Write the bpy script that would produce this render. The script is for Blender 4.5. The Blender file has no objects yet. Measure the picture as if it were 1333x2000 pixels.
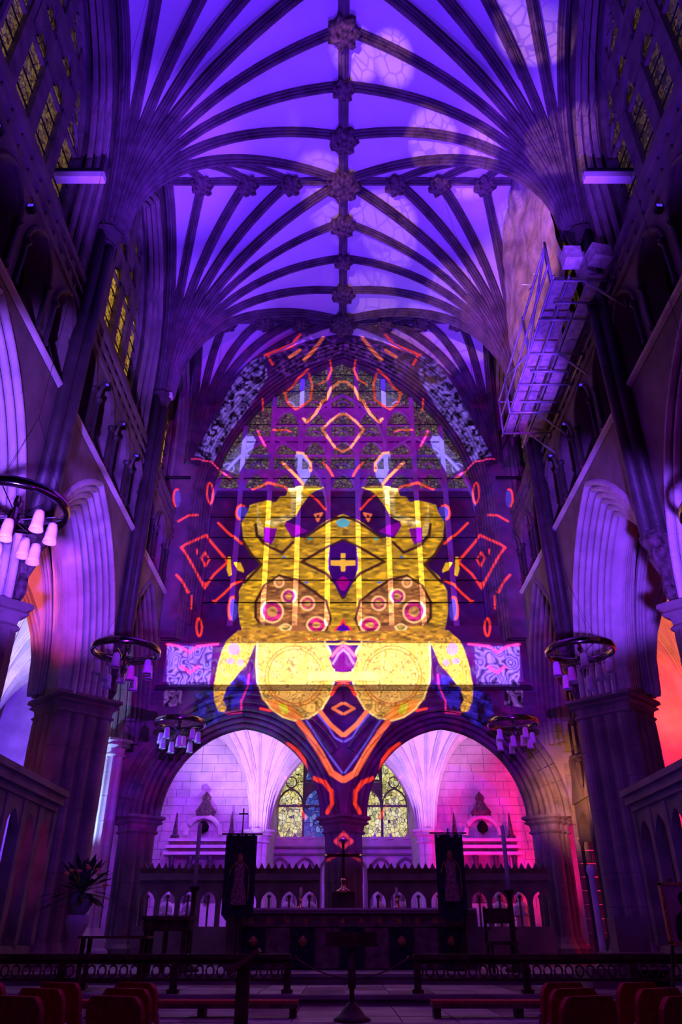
import bpy, math, random
import numpy as np
from mathutils import Vector, Matrix, noise
random.seed(7)
SC = bpy.context.scene
COL = SC.collection
R = math.radians
EYE = 1.4

# ------------------------------------------------------------------ camera
cam_d = bpy.data.cameras.new('camera'); cam = bpy.data.objects.new('camera', cam_d); COL.objects.link(cam)
cam.location = (-0.07, 0, EYE)
cam.rotation_euler = (R(90 + 30.1), 0, 0)
cam_d.sensor_fit = 'HORIZONTAL'; cam_d.sensor_width = 36.0
cam_d.lens = 36.0 * 1440 / 1333
cam_d.clip_end = 200
SC.camera = cam
SC.view_settings.view_transform = 'Standard'; SC.view_settings.look = 'None'
SC.view_settings.gamma = 1.0; SC.view_settings.exposure = 0.0
SC.view_settings.use_curve_mapping = False
SC.cycles.max_bounces = 4; SC.cycles.diffuse_bounces = 2; SC.cycles.glossy_bounces = 2
SC.cycles.transmission_bounces = 3; SC.cycles.sample_clamp_indirect = 4.0
SC.cycles.caustics_reflective = False; SC.cycles.caustics_refractive = False

# ------------------------------------------------------------------ world
W = bpy.data.worlds.new('world'); SC.world = W; W.use_nodes = True
W.node_tree.nodes['Background'].inputs[0].default_value = (0.30, 0.005, 0.62, 1)
W.node_tree.nodes['Background'].inputs[1].default_value = 0.012

# ------------------------------------------------------------------ lamps
def aim(o, target):
    o.rotation_euler = (Vector(target) - o.location).to_track_quat('-Z', 'Y').to_euler()
def spot(loc, target, col, power, ang, blend=0.5, size=0.15):
    d = bpy.data.lights.new('spot_lamp', 'SPOT'); o = bpy.data.objects.new('spot_lamp', d); COL.objects.link(o)
    o.location = loc; aim(o, target); d.color = col; d.energy = power; d.spot_size = R(ang); d.spot_blend = blend
    d.shadow_soft_size = size
    return o
def area(loc, target, col, power, sx, sy):
    d = bpy.data.lights.new('flood_lamp', 'AREA'); o = bpy.data.objects.new('flood_lamp', d); COL.objects.link(o)
    o.location = loc; aim(o, target); d.color = col; d.energy = power; d.shape = 'RECTANGLE'; d.size = sx; d.size_y = sy
    return o
def point(loc, col, power, size=0.2):
    d = bpy.data.lights.new('point_lamp', 'POINT'); o = bpy.data.objects.new('point_lamp', d); COL.objects.link(o)
    o.location = loc; d.color = col; d.energy = power; d.shadow_soft_size = size
    return o
BLUE = (0.115, 0.02, 1.0); VIOLET = (0.17, 0.035, 1.0); PURPLE = (0.30, 0.01, 0.75)
# vault uplighters along the middle of the quire
spot((0, 6.3, 2.0), (0, 8.0, 21), BLUE, 11500, 60, 0.6)
spot((0, 12.3, 2.2), (0, 12.6, 21), BLUE, 10500, 54, 0.6)
spot((0, 16.4, 2.2), (0, 16.4, 21), BLUE, 5200, 50, 0.6)
# west lights that rake the arcade arches and the conoids
for s in (-1, 1):
    spot((s*2.0, 3.0, 2.2), (s*6.0, 15.8, 9.6), (0.19, 0.045, 1.0), 12000, 21, 0.5)
    spot((s*2.0, 3.5, 2.6), (s*4.5, 11.3, 17.4), VIOLET, 24000, 15, 0.7)
    spot((s*2.0, 6.5, 2.6), (s*4.5, 16.9, 17.4), VIOLET, 20000, 15, 0.7)
    spot((s*-3.5, 2.0, 2.5), (s*5.5, 11.0, 10.5), (0.30, 0.003, 0.60), 230, 60, 0.8)
    spot((s*2.2, 8.5, 2.4), (s*6.0, 18.0, 4.5), (0.10, 0.03, 1.0), 420, 44, 0.8)
spot((-2.5, 2.0, 2.2), (-5.9, 10.6, 8.8), (0.22, 0.07, 1.0), 11000, 26, 0.5)
# dim purple on the sanctuary and the floor
area((0, 13.0, 11.5), (0, 15.0, 0), PURPLE, 150, 6, 6)
area((0, 7.0, 6.5), (0, 7.5, 0), (0.36, 0.015, 0.75), 95, 7, 3)
# warm window light falling through leaded glass onto the south side of the vault
WARM = spot((-4.6, 3.0, 12.0), (2.9, 13.2, 19.6), (1.0, 0.42, 0.55), 5000, 38, 0.3, 0.02)
spot((-3.0, 6.0, 13.0), (5.1, 14.9, 17.4), (1.0, 0.36, 0.50), 3800, 26, 0.5)
# retro-quire behind the east arches
area((-3.8, 23.0, 6.0), (-4.6, 28.5, 4.4), (0.28, 0.025, 1.0), 330, 4.0, 0.6)
area((2.6, 23.0, 6.2), (2.6, 28.5, 5.0), (0.30, 0.035, 1.0), 90, 2.0, 0.6)
spot((-3.6, 24.0, 1.6), (-3.3, 26.6, 8.4), (0.60, 0.38, 1.0), 3200, 70, 0.6)
spot((3.2, 24.0, 1.6), (2.6, 26.6, 8.4), (0.58, 0.34, 1.0), 2800, 64, 0.6)
spot((6.9, 24.4, 1.6), (6.6, 28.6, 4.4), (1.0, 0.004, 0.16), 900, 70, 0.8)
spot((3.9, 24.5, 1.4), (4.9, 28.9, 5.4), (1.0, 0.004, 0.42), 520, 66, 0.8)
point((0, 30.6, 3.4), (0.36, 0.06, 1.0), 26, 0.4)
# north (left) aisle: white-violet, with orange and pink lanterns
spot((-9.6, 16.5, 2.0), (-9.9, 21.0, 10.2), (0.50, 0.42, 1.0), 7000, 46, 0.5)
spot((-9.2, 15.5, 1.6), (-11.2, 23.5, 4.5), (0.13, 0.025, 1.0), 5200, 60, 0.5)
spot((-9.6, 10.5, 3.5), (-6.8, 15.9, 8.2), (1.0, 0.04, 0.34), 800, 24, 0.5)
spot((-10.2, 12.0, 4.2), (-8.0, 16.6, 8.6), (1.0, 0.14, 0.03), 1300, 24, 0.5)
spot((-9.8, 12.5, 3.2), (-8.6, 14.5, 9.8), (0.45, 0.75, 1.0), 300, 34, 0.5)
spot((-8.9, 20.2, 3.0), (-6.5, 21.2, 5.4), (0.24, 0.36, 1.0), 1500, 60, 0.4)
spot((-8.6, 12.6, 1.5), (-7.0, 16.9, 3.4), (1.0, 0.06, 0.16), 160, 50, 0.8)
# south (right) aisle: red below, salmon on the vault
spot((8.6, 16.5, 1.4), (11.2, 23.6, 4.0), (1.0, 0.003, 0.07), 7500, 66, 0.4)
spot((8.8, 17.0, 2.5), (9.8, 22.0, 10.2), (1.0, 0.18, 0.11), 3000, 58, 0.4)
spot((9.2, 21.6, 1.6), (8.2, 24.6, 4.6), (1.0, 0.006, 0.07), 900, 90, 0.5)
spot((4.9, 18.4, 4.2), (6.85, 21.6, 5.0), (1.0, 0.40, 0.12), 950, 62, 1.0)

# ------------------------------------------------------------------ the projector (slide drawn by code, thrown on the east wall)
PX0, PX1, PZ0, PZ1, PPM = -7.0, 7.0, 0.0, 22.4, 76
IW, IH = int((PX1-PX0)*PPM), int((PZ1-PZ0)*PPM)
PLANE_Y = 21.9
def plane(dx, py):
    """offset from the axis and height on the photograph -> metres on the east wall"""
    k = (1000 - py)/1440.0
    s, c = math.sin(R(30.1)), math.cos(R(30.1))
    t = (s + k*c)/(c - k*s)
    return dx*PLANE_Y*(c + t*s)/1440.0, EYE + PLANE_Y*t
def make_slide():
    img = np.zeros((IH, IW, 3), dtype=np.float32)
    zz, xx = np.mgrid[0:IH, 0:IW].astype(np.float32)
    xx = PX0 + (xx+.5)/PPM; zz = PZ0 + (zz+.5)/PPM
    rng = np.random.RandomState(3)
    def vnoise(fx, fz, oct=3):
        out = np.zeros((IH, IW), np.float32); amp = 1; tot = 0
        for o in range(oct):
            gx, gz = int(14*fx)+3, int(22.4*fz)+3
            g = rng.rand(gz, gx).astype(np.float32)
            g = (g + g[:, ::-1])/2 if o < 3 else g
            u = (xx-PX0)/(PX1-PX0)*(gx-2); v = (zz-PZ0)/(PZ1-PZ0)*(gz-2)
            i, j = u.astype(int), v.astype(int); a, b = u-i, v-j
            a = a*a*(3-2*a); b = b*b*(3-2*b)
            out += amp*((g[j,i]*(1-a)+g[j,i+1]*a)*(1-b)+(g[j+1,i]*(1-a)+g[j+1,i+1]*a)*b)
            tot += amp; amp *= .55; fx *= 2; fz *= 2
        out /= tot
        return (out-out.min())/(out.max()-out.min())
    n1, n2, n3 = vnoise(1.6, 1.6), vnoise(3.5, 9.0), vnoise(4, 4, 2)
    def mp(pts): return [plane(*p) for p in pts]
    def inside(P):
        xs = [p[0] for p in P]; zs = [p[1] for p in P]
        i0 = max(0, int((min(xs)-PX0)*PPM)-2); i1 = min(IW, int((max(xs)-PX0)*PPM)+3)
        j0 = max(0, int((min(zs)-PZ0)*PPM)-2); j1 = min(IH, int((max(zs)-PZ0)*PPM)+3)
        X = xx[j0:j1, i0:i1]; Z = zz[j0:j1, i0:i1]; m = np.zeros(X.shape, bool)
        n = len(P)
        for k in range(n):
            x1, z1 = P[k]; x2, z2 = P[(k+1) % n]
            if z1 == z2: continue
            c = ((z1 > Z) != (z2 > Z)) & (X < (x2-x1)*(Z-z1)/(z2-z1)+x1)
            m ^= c
        return (slice(j0, j1), slice(i0, i1)), m
    def both(pts):
        P = mp(pts)
        return (P, [(-x, z) for x, z in P])
    def fill(pts, col, tex=None, mixv=1.0):
        for P in both(pts):
            sl, m = inside(P)
            c = np.array(col, np.float32)
            v = np.ones(m.shape+(1,), np.float32) if tex is None else tex[sl][..., None]
            img[sl] = np.where(m[..., None], img[sl]*(1-mixv)+c*v*mixv, img[sl])
    def line(pts, w, col, add=False):
        for P in both(pts):
            for (x1, z1), (x2, z2) in zip(P[:-1], P[1:]):
                r = w/2 + .05
                i0 = max(0, int((min(x1, x2)-r-PX0)*PPM)); i1 = min(IW, int((max(x1, x2)+r-PX0)*PPM)+2)
                j0 = max(0, int((min(z1, z2)-r-PZ0)*PPM)); j1 = min(IH, int((max(z1, z2)+r-PZ0)*PPM)+2)
                X = xx[j0:j1, i0:i1]; Z = zz[j0:j1, i0:i1]
                L = (x2-x1)**2+(z2-z1)**2+1e-9
                t = np.clip(((X-x1)*(x2-x1)+(Z-z1)*(z2-z1))/L, 0, 1)
                d = np.hypot(X-x1-t*(x2-x1), Z-z1-t*(z2-z1))
                a = np.clip((w/2-d)/.025+.5, 0, 1)[..., None]
                img[j0:j1, i0:i1] = img[j0:j1, i0:i1]*(1-a)+np.array(col, np.float32)*a
    def ell(dx, y, rx, ry, n=28): return [(dx+rx*math.cos(2*math.pi*k/n), y+ry*math.sin(2*math.pi*k/n)) for k in range(n+1)]
    RED, PALE, LBL = (1.0, .045, .02), (1.0, .20, .08), (.10, .07, .5)
    # ground: deep violet and maroon with blue clouds
    g = np.clip(n1*1.6-.45, 0, 1)[..., None]
    img[:] = (1-g)*np.array((.028, .0, .055), np.float32)+g*np.array((.018, .002, .16), np.float32)
    m = np.clip(n3*2.2-1.25, 0, 1)[..., None]
    img[:] += m*np.array((.06, .0, .07), np.float32)
    A = lambda u, v: (671-(370+u/4.166), 640+v/4.166)
    B = lambda u, v: (671-(330+u/3.703), 920+v/3.703)
    Cc = lambda u, v: (671-(320+u/3.603), 1230+v/3.603)
    a = lambda *p: [A(p[i], p[i+1]) for i in range(0, len(p), 2)]
    b = lambda *p: [B(p[i], p[i+1]) for i in range(0, len(p), 2)]
    c = lambda *p: [Cc(p[i], p[i+1]) for i in range(0, len(p), 2)]
    n5 = vnoise(8, 8, 2); mott = np.clip((n5-.40)*5, 0, 1)*np.clip((n3-.25)*4, .15, 1)
    # blue mottle thrown on the arch orders and haunches
    fill(a(40,1080, 330,540, 480,330, 620,270, 640,420, 500,640, 300,900, 200,1100), (.20,.12,1.0), mott)
    fill(a(620,270, 900,110, 1120,90, 1240,150, 1240,230, 1000,300, 760,420), (.12,.02,.45), mott)
    fill(c(230,470, 560,330, 640,420, 520,560, 300,700, 200,640), (.02,.012,.5), mott)
    fill(c(0,440, 130,440, 130,540, 0,560), (.20,.07,.6), mott)
    fill(a(275,1100, 350,1010, 500,830, 545,900, 520,980, 450,1100, 400,1185, 290,1140), (.11,.08,.55))
    fill([(x, y) for x, y in a(550,800, 640,640, 880,560, 1230,480, 1240,1060, 700,1060, 560,900)], (.055,.0,.10))
    # frieze: pale blue scrollwork
    fill([(345,1266), (255,1266), (262,1345), (345,1345)], (.16,.07,.80), .10+.95*np.clip(np.abs(np.sin(n1*34+n3*5))*1.3-.35, 0, 1))
    line([(345,1262), (322,1266), (300,1278), (285,1266), (245,1262)], .07, (1,.03,.25))
    line([(316,1306), (300,1318), (284,1306)], .08, (1,.03,.3))
    # light blue pools inside red loops
    fill(a(980,480, 990,570, 930,620, 870,650, 810,600, 810,560), (.15,.12,.60))
    fill(a(970,360, 1000,470, 810,540, 840,470), (.03,.01,.4))
    line(a(970,340, 900,400, 840,470, 780,520, 810,600, 870,650, 930,620, 990,570, 1005,450, 980,370), .09, RED)
    fill(a(870,1000, 940,1010, 1000,1110, 985,1200, 950,1260, 900,1200, 860,1100), (.11,.09,.5))
    line(a(880,1005, 930,1010, 990,1080, 990,1150), .09, PALE)
    line(a(760,1080, 800,1120, 870,1190, 930,1260), .10, PALE)
    line(a(1090,1080, 1140,1140, 1170,1190), .08, RED)
    line(a(1250,425, 1225,425, 1160,480, 1120,570, 1090,580, 1060,640, 1030,690, 960,755, 935,730), .11, PALE)
    line(a(1255,688, 1230,690, 1160,740, 1110,790, 1085,810, 1130,880, 1190,960, 1254,995), .09, PALE)
    line(a(1150,265, 1165,330, 1130,410, 1060,445), .07, RED)
    line(a(690,820, 790,815, 830,830), .08, RED); line(a(560,820, 580,870, 620,950), .07, (1,.03,.3))
    line(a(600,580, 605,660), .07, RED)
    line(a(620,270, 700,240, 760,215, 840,185, 905,110), .12, RED); line(a(640,265, 680,325), .11, RED)
    line(a(820,265, 905,210), .13, PALE); line(a(940,275, 1010,210, 1095,115), .14, PALE)
    line(a(520,1300, 640,1250, 760,1270, 830,1310), .09, RED)
    line(a(20,1110, 180,1100, 250,1150, 340,1210), .06, (1,.05,.35))
    # side diamonds and spurs
    line(b(90,580, 210,500, 275,455, 310,500, 370,570, 430,640, 330,730, 260,830, 210,750, 150,660, 90,580), .085, RED)
    line(b(265,580, 295,625, 265,675, 238,625, 265,580), .07, RED)
    line(b(70,390, 140,350, 210,330), .08, RED); line(b(360,360, 430,430, 530,510), .08, RED)
    line(b(55,780, 100,830, 140,890), .08, RED); line(b(330,930, 400,870, 460,810, 530,775), .08, RED)
    fill(b(115,880, 160,880, 135,905), RED); fill(b(235,790, 285,790, 260,840), RED); fill(b(310,915, 350,915, 345,945), RED)
    for u, v, ru, rv, w in ((300,155,22,70,.06), (220,1130,20,75,.06)):
        line(b(*[q for k in range(25) for q in (u+ru*math.cos(k*math.pi/12), v+rv*math.sin(k*math.pi/12))]), w, RED)
    for u, v, ru, rv in ((535,290,45,55), (465,985,32,85), (60,225,26,66)):
        P = b(*[q for k in range(25) for q in (u+ru*math.cos(k*math.pi/12), v+rv*math.sin(k*math.pi/12))])
        fill(P, (.05,.03,.55)); line(P[8:20], .07, RED)
    line(b(165,910, 165,1000), .06, RED); line(b(205,575, 205,605), .06, RED)
    line(b(1030,160, 1080,200, 1135,265), .07, RED)
    line(b(1060,300, 1110,290, 1080,345, 1060,300), .07, PALE)
    # golden shrine body
    n4 = vnoise(5, 16, 2); gold = 1.25*np.clip(.22+.5*n2, .1, 1)*np.where(n4 > .62, 1.9, np.where(n4 < .36, .45, 1.0))
    G1 = [(0,999), (41,1018), (75,1045), (98,1047), (118,1075), (141,1060), (155,1055), (169,1033), (168,978), (179,982), (198,1017), (195,1047),
          (179,1079), (160,1098), (187,1120), (203,1149), (205,1190), (198,1236), (205,1240), (0,1246)]
    GC = (.80, .46, .008)
    fill(b(620,220, 700,200, 780,210, 805,170, 850,165, 870,110, 960,95, 1060,90, 1130,110, 1060,130, 1020,160, 960,240, 930,300, 860,310,
           840,380, 900,480, 830,570, 740,520, 700,400, 640,340), GC, gold)
    fill(b(590,230, 650,215, 660,330, 700,420, 690,480, 640,430, 560,330), (1.0,.72,.20), gold)
    fill(b(865,110, 970,95, 975,210, 930,240, 900,300, 880,300, 890,180), (1.0,.75,.28), gold)
    fill(b(690,360, 830,300, 930,310, 870,340, 760,390), (1.0,.75,.28), gold)
    fill(G1, GC, gold)
    fill(b(690,395, 785,400, 765,480, 745,515, 690,490), (.16,.0,.34)); fill(b(850,350, 960,390, 1010,420, 900,460, 850,400), (.20,.0,.40))
    fill(b(470,650, 520,645, 545,700, 545,720, 500,700), GC); fill(b(430,605, 450,605, 455,740, 435,745, 420,690), GC)
    DK = (.05,.015,.0)
    for P in (b(985,465, 1110,380, 1200,330, 1258,318), b(630,370, 640,450, 700,520, 824,575, 900,500), b(540,490, 600,590, 672,660, 600,740, 550,790),
              b(965,640, 1100,560, 1258,484), b(965,640, 1130,720, 1210,800, 1258,900), b(800,740, 690,820, 630,930, 630,1040, 680,1110),
              b(800,740, 930,775, 1060,860, 1140,930, 1170,1050, 1130,1190)):
        line(P, .10, DK)
    fill(b(800,745, 700,815, 640,930, 640,1040, 690,1120, 900,1170, 980,1190, 1130,1190, 1165,1050, 1130,925, 930,785), (.55,.22,.05), gold)
    for u, v, r, cc in ((750,1000,78,(.9,.04,.35)), (870,890,52,(.8,.04,.45)), (1005,940,50,(.9,.12,.25)), (1070,1110,72,(.9,.03,.30)), (800,790,32,(1,.25,.08)), (845,1130,40,(.4,.5,.02))):
        P = b(*[q for k in range(25) for q in (u+r*math.cos(k*math.pi/12), v+r*math.sin(k*math.pi/12))])
        fill(P, cc, gold); line(P, .06, (1.0,.62,.30))
        P = b(*[q for k in range(13) for q in (u+r*.5*math.cos(k*math.pi/6), v+r*.5*math.sin(k*math.pi/6))])
        fill(P, (1.0,.5,.15), gold)
    fill(b(1000,465, 1040,465, 1030,490), (.05,.45,.6)); fill(b(820,600, 850,600, 845,620), (.05,.2,.9)); fill(b(975,785, 1020,785, 1000,800), (.05,.15,.9))
    fill([(0,1008), (14,1014), (10,1024), (0,1026)], (.10,.45,.75))
    fill([(0,1052), (26,1063), (29,1090), (29,1110), (15,1140), (0,1163)], (.035,.0,.20))
    fill([(0,1120), (14,1130), (6,1146), (0,1150)], (.35,.0,.30))
    fill([(0,1076), (5,1076), (5,1090), (24,1090), (24,1100), (5,1101), (4,1112), (0,1112)], (.9,.5,.06))
    fill([(0,1206), (8,1222), (16,1234), (0,1236)], (.05,.0,.40)); line([(0,1206), (8,1222), (17,1235)], .06, RED)
    # base band, horns, discs
    fill([(0,1236), (205,1234), (229,1255), (168,1262), (0,1254)], (.75,.40,.02), gold)
    horn = c(525,60, 440,95, 410,160, 375,280, 350,420, 355,520, 385,590, 430,598, 442,560, 415,510, 440,430, 520,330, 590,250, 630,150, 660,95)
    orn = .35+.7*np.clip(np.abs(np.sin(n3*20+n1*9))*1.3-.2, 0, 1); fill(horn, (.70,.40,.05), orn)
    for u, v, ru, rv in ((495,150,42,45), (470,235,28,22), (540,245,22,25)):
        fill(c(*[q for k in range(17) for q in (u+ru*math.cos(k*math.pi/8), v+rv*math.sin(k*math.pi/8))]), (1.0,.18,.35))
    disc = [(168,1258), (170,1300), (168,1335), (158,1366), (140,1390), (118,1405), (95,1412), (66,1406), (42,1388), (25,1360), (18,1330), (19,1300), (26,1276), (36,1258)]
    orn = .30+.75*np.clip(np.abs(np.sin(n3*22+n1*9))*1.3-.2, 0, 1); fill(disc, (.72,.44,.07), orn)
    fill([(160,1370), (140,1390), (118,1405), (95,1412), (75,1408), (110,1375)], (.9,.28,.03))
    fill([(128,1378), (112,1378), (106,1396), (120,1400)], (.75,.75,.02))
    rings = .25+.8*np.clip(np.abs(np.sin(n3*34+n1*14))*1.3-.2, 0, 1)
    fill(ell(95, 1322, 56, 58), (.74,.44,.09), rings)
    for r in (58, 52): line(ell(95, 1325, r, r*1.02), .035, (.45,.12,.0))
    line(disc, .05, (1.0,.75,.25))
    fill([(0,1317), (60,1315), (70,1319), (70,1331), (60,1334), (0,1332)], (.8,.36,.10)); line([(0,1334), (62,1335)], .03, (.4,.1,0))
    line([(34,1262), (10,1262), (0,1258)], .05, (1,.6,.1))
    fill([(0,1262), (16,1266), (28,1290), (20,1310), (0,1314)], (.09,.0,.12)); line([(0,1263), (10,1272), (22,1285)], .09, (1.0,.10,.22)); line([(0,1272), (10,1282), (20,1300)], .07, (.3,.15,1))
    for k in range(9): fill(ell(4+k*9 if k else 0, 1252, 2.2, 1.8, 8), (1,.8,.1) if k % 2 else (1,.06,.05))
    # chevrons down to the middle pier
    line(c(1250,385, 1205,430, 1180,470), .10, RED)
    line(c(1100,590, 1170,680, 1255,752), .13, PALE); line(c(1085,610, 1160,700, 1200,770, 1255,800), .05, (.12,.08,.9))
    line(c(1255,532, 1190,568, 1255,604), .08, PALE)
    line(c(950,665, 1010,740, 1100,880, 1180,1020, 1255,1068), .17, (1.0,.15,.06)); line(c(985,700, 1100,860, 1190,1010), .06, PALE)
    line(c(1000,650, 1130,850, 1255,1020), .05, (.12,.08,.9))
    line(c(1060,1045, 1130,1080, 1180,1150, 1185,1230, 1150,1290), .11, RED)
    line(c(870,805, 940,850, 985,920, 1000,985), .12, RED)
    line(c(680,570, 750,585), .08, RED); line(c(600,330, 590,420, 545,520, 545,590, 440,600), .05, (.8,.02,.35))
    line([(0,1632), (16,1645), (0,1660)], .09, (1,.05,.18))
    line([(12,1672), (32,1680)], .07, (1,.05,.1))
    # soften a little, as a lens does
    for ax in (0, 1):
        img[:] = (np.roll(img, 1, ax)+2*img+np.roll(img, -1, ax))/4
    edge = np.clip((7.0-np.abs(xx))/.6, 0, 1)*np.clip((22.3-zz)/.5, 0, 1)*np.clip((zz-3.0)/1.2, 0, 1)
    out = np.ones((IH, IW, 4), np.float32); out[..., :3] = img*edge[..., None]
    im = bpy.data.images.new('slide', IW, IH, alpha=False, float_buffer=True)
    im.pixels.foreach_set(out.ravel()); im.update(); im.pack()
    return im
def gobo(o, build):
    d = o.data; d.use_nodes = True; nt = d.node_tree; N = nt.nodes; L = nt.links
    em = N['Emission']; geo = N.new('ShaderNodeNewGeometry'); sp = N.new('ShaderNodeSeparateXYZ'); L.new(geo.outputs['Incoming'], sp.inputs[0])
    build(N, L, sp, em)
PROJ = spot((0.0, -1.5, 5.2), (0.0, 20, 5.2), (1, 1, 1), 120000, 86, 0.0, 0.0)
PROJ.name = 'projector_lamp'; PROJ.rotation_euler = (R(90), 0, 0)
def _slide(N, L, sp, em):
    D = PLANE_Y + 1.5
    def mth(op, a_, b_):
        n = N.new('ShaderNodeMath'); n.operation = op
        for i, v in enumerate((a_, b_)):
            if isinstance(v, (int, float)): n.inputs[i].default_value = v
            else: L.new(v, n.inputs[i])
        return n.outputs[0]
    rx = mth('DIVIDE', sp.outputs[0], sp.outputs[1]); rz = mth('DIVIDE', sp.outputs[2], sp.outputs[1])
    u = mth('DIVIDE', mth('SUBTRACT', mth('MULTIPLY', rx, D), PX0), PX1-PX0)
    v = mth('DIVIDE', mth('SUBTRACT', mth('MULTIPLY_ADD', rz, D), 0), PZ1-PZ0)
    # v = (rz*D + lampz - PZ0)/(range)
    v = mth('DIVIDE', mth('ADD', mth('MULTIPLY', rz, D), 5.2-PZ0), PZ1-PZ0)
    cb = N.new('ShaderNodeCombineXYZ'); L.new(u, cb.inputs[0]); L.new(v, cb.inputs[1])
    tx = N.new('ShaderNodeTexImage'); tx.image = make_slide(); tx.extension = 'CLIP'; L.new(cb.outputs[0], tx.inputs[0])
    L.new(tx.outputs['Color'], em.inputs['Color'])
gobo(PROJ, _slide)
def _lead(N, L, sp, em):
    vm = N.new('ShaderNodeVectorMath'); vm.operation = 'SCALE'; geo = [n for n in N if n.bl_idname == 'ShaderNodeNewGeometry'][0]
    L.new(geo.outputs['Incoming'], vm.inputs[0]); vm.inputs['Scale'].default_value = 26
    vo = N.new('ShaderNodeTexVoronoi'); vo.feature = 'DISTANCE_TO_EDGE'; L.new(vm.outputs[0], vo.inputs['Vector']); vo.inputs['Scale'].default_value = 1.6
    r1 = N.new('ShaderNodeValToRGB'); r1.color_ramp.elements[0].position = .03; r1.color_ramp.elements[0].color = (.45,.45,.45,1); r1.color_ramp.elements[1].position = .07; L.new(vo.outputs[0], r1.inputs[0])
    v2 = N.new('ShaderNodeTexVoronoi'); L.new(vm.outputs[0], v2.inputs['Vector']); v2.inputs['Scale'].default_value = .28
    r2 = N.new('ShaderNodeValToRGB'); r2.color_ramp.elements[0].position = .42; r2.color_ramp.elements[0].color = (1,1,1,1); r2.color_ramp.elements[1].position = .5; r2.color_ramp.elements[1].color = (0,0,0,1); L.new(v2.outputs[0], r2.inputs[0])
    mx = N.new('ShaderNodeMix'); mx.data_type = 'RGBA'; mx.blend_type = 'MULTIPLY'; mx.inputs[0].default_value = 1
    L.new(r1.outputs[0], mx.inputs[6]); L.new(r2.outputs[0], mx.inputs[7]); L.new(mx.outputs[2], em.inputs['Color'])
gobo(WARM, _lead)

# ------------------------------------------------------------------ materials
def mat(name, col, rough=.85, metal=0.0, var=.18, scale=3.0, bump=.25, emit=None, spec=.3, col2=None):
    m = bpy.data.materials.new(name); m.use_nodes = True; nt = m.node_tree; N = nt.nodes; L = nt.links
    p = N['Principled BSDF']; p.inputs['Roughness'].default_value = rough; p.inputs['Metallic'].default_value = metal
    p.inputs['Specular IOR Level'].default_value = spec
    tc = N.new('ShaderNodeTexCoord'); nz = N.new('ShaderNodeTexNoise'); nz.inputs['Scale'].default_value = scale; nz.inputs['Detail'].default_value = 5
    L.new(tc.outputs['Object'], nz.inputs['Vector'])
    rp = N.new('ShaderNodeValToRGB'); c2 = col2 or tuple(max(0, x*(1-2*var)) for x in col)
    rp.color_ramp.elements[0].position = .3; rp.color_ramp.elements[1].position = .7
    rp.color_ramp.elements[0].color = (*c2, 1); rp.color_ramp.elements[1].color = (*[min(1, x*(1+var)) for x in col], 1)
    L.new(nz.outputs['Fac'], rp.inputs['Fac']); L.new(rp.outputs['Color'], p.inputs['Base Color'])
    if bump:
        n2 = N.new('ShaderNodeTexNoise'); n2.inputs['Scale'].default_value = scale*7; n2.inputs['Detail'].default_value = 4
        L.new(tc.outputs['Object'], n2.inputs['Vector'])
        bm = N.new('ShaderNodeBump'); bm.inputs['Strength'].default_value = bump; bm.inputs['Distance'].default_value = .03
        L.new(n2.outputs['Fac'], bm.inputs['Height']); L.new(bm.outputs[0], p.inputs['Normal'])
    if emit:
        p.inputs['Emission Color'].default_value = (*emit[:3], 1); p.inputs['Emission Strength'].default_value = emit[3]
    return m
def glass_lit(name, cols, strength, scale=(1, 1, 1), lead=.05, vor=7.0, base=(.03, .025, .02)):
    """backlit leaded glass: small coloured pieces between dark cames"""
    m = bpy.data.materials.new(name); m.use_nodes = True; N = m.node_tree.nodes; L = m.node_tree.links
    p = N['Principled BSDF']; p.inputs['Base Color'].default_value = (*base, 1); p.inputs['Roughness'].default_value = .35
    tc = N.new('ShaderNodeTexCoord'); mp = N.new('ShaderNodeMapping'); mp.inputs['Scale'].default_value = scale; L.new(tc.outputs['Object'], mp.inputs[0])
    v = N.new('ShaderNodeTexVoronoi'); v.inputs['Scale'].default_value = vor; L.new(mp.outputs[0], v.inputs['Vector'])
    sx = N.new('ShaderNodeSeparateColor'); L.new(v.outputs['Color'], sx.inputs[0])
    rp = N.new('ShaderNodeValToRGB'); cr = rp.color_ramp
    while len(cr.elements) < len(cols): cr.elements.new(.5)
    for i, c in enumerate(cols): cr.elements[i].position = i/(len(cols)-1); cr.elements[i].color = (*c, 1)
    L.new(sx.outputs[0], rp.inputs[0])
    e = N.new('ShaderNodeTexVoronoi'); e.feature = 'DISTANCE_TO_EDGE'; e.inputs['Scale'].default_value = vor; L.new(mp.outputs[0], e.inputs['Vector'])
    r2 = N.new('ShaderNodeValToRGB'); r2.color_ramp.elements[0].position = lead; r2.color_ramp.elements[1].position = lead+.05
    L.new(e.outputs[0], r2.inputs[0])
    mx = N.new('ShaderNodeMix'); mx.data_type = 'RGBA'; mx.blend_type = 'MULTIPLY'; mx.inputs[0].default_value = 1
    L.new(rp.outputs[0], mx.inputs[6]); L.new(r2.outputs[0], mx.inputs[7])
    L.new(mx.outputs[2], p.inputs['Emission Color']); p.inputs['Emission Strength'].default_value = strength
    return m
M = {}
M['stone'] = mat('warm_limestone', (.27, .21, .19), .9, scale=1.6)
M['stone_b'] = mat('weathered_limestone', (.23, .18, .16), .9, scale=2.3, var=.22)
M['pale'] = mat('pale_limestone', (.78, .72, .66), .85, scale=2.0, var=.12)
M['rib'] = mat('dark_rib_stone', (.15, .10, .12), .8, scale=2.2, var=.25)
M['web'] = mat('limewashed_vault_plaster', (.74, .70, .72), .95, scale=.5, var=.07, bump=.12)
M['dark'] = mat('purbeck_marble', (.07, .05, .055), .45, scale=3)
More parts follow.
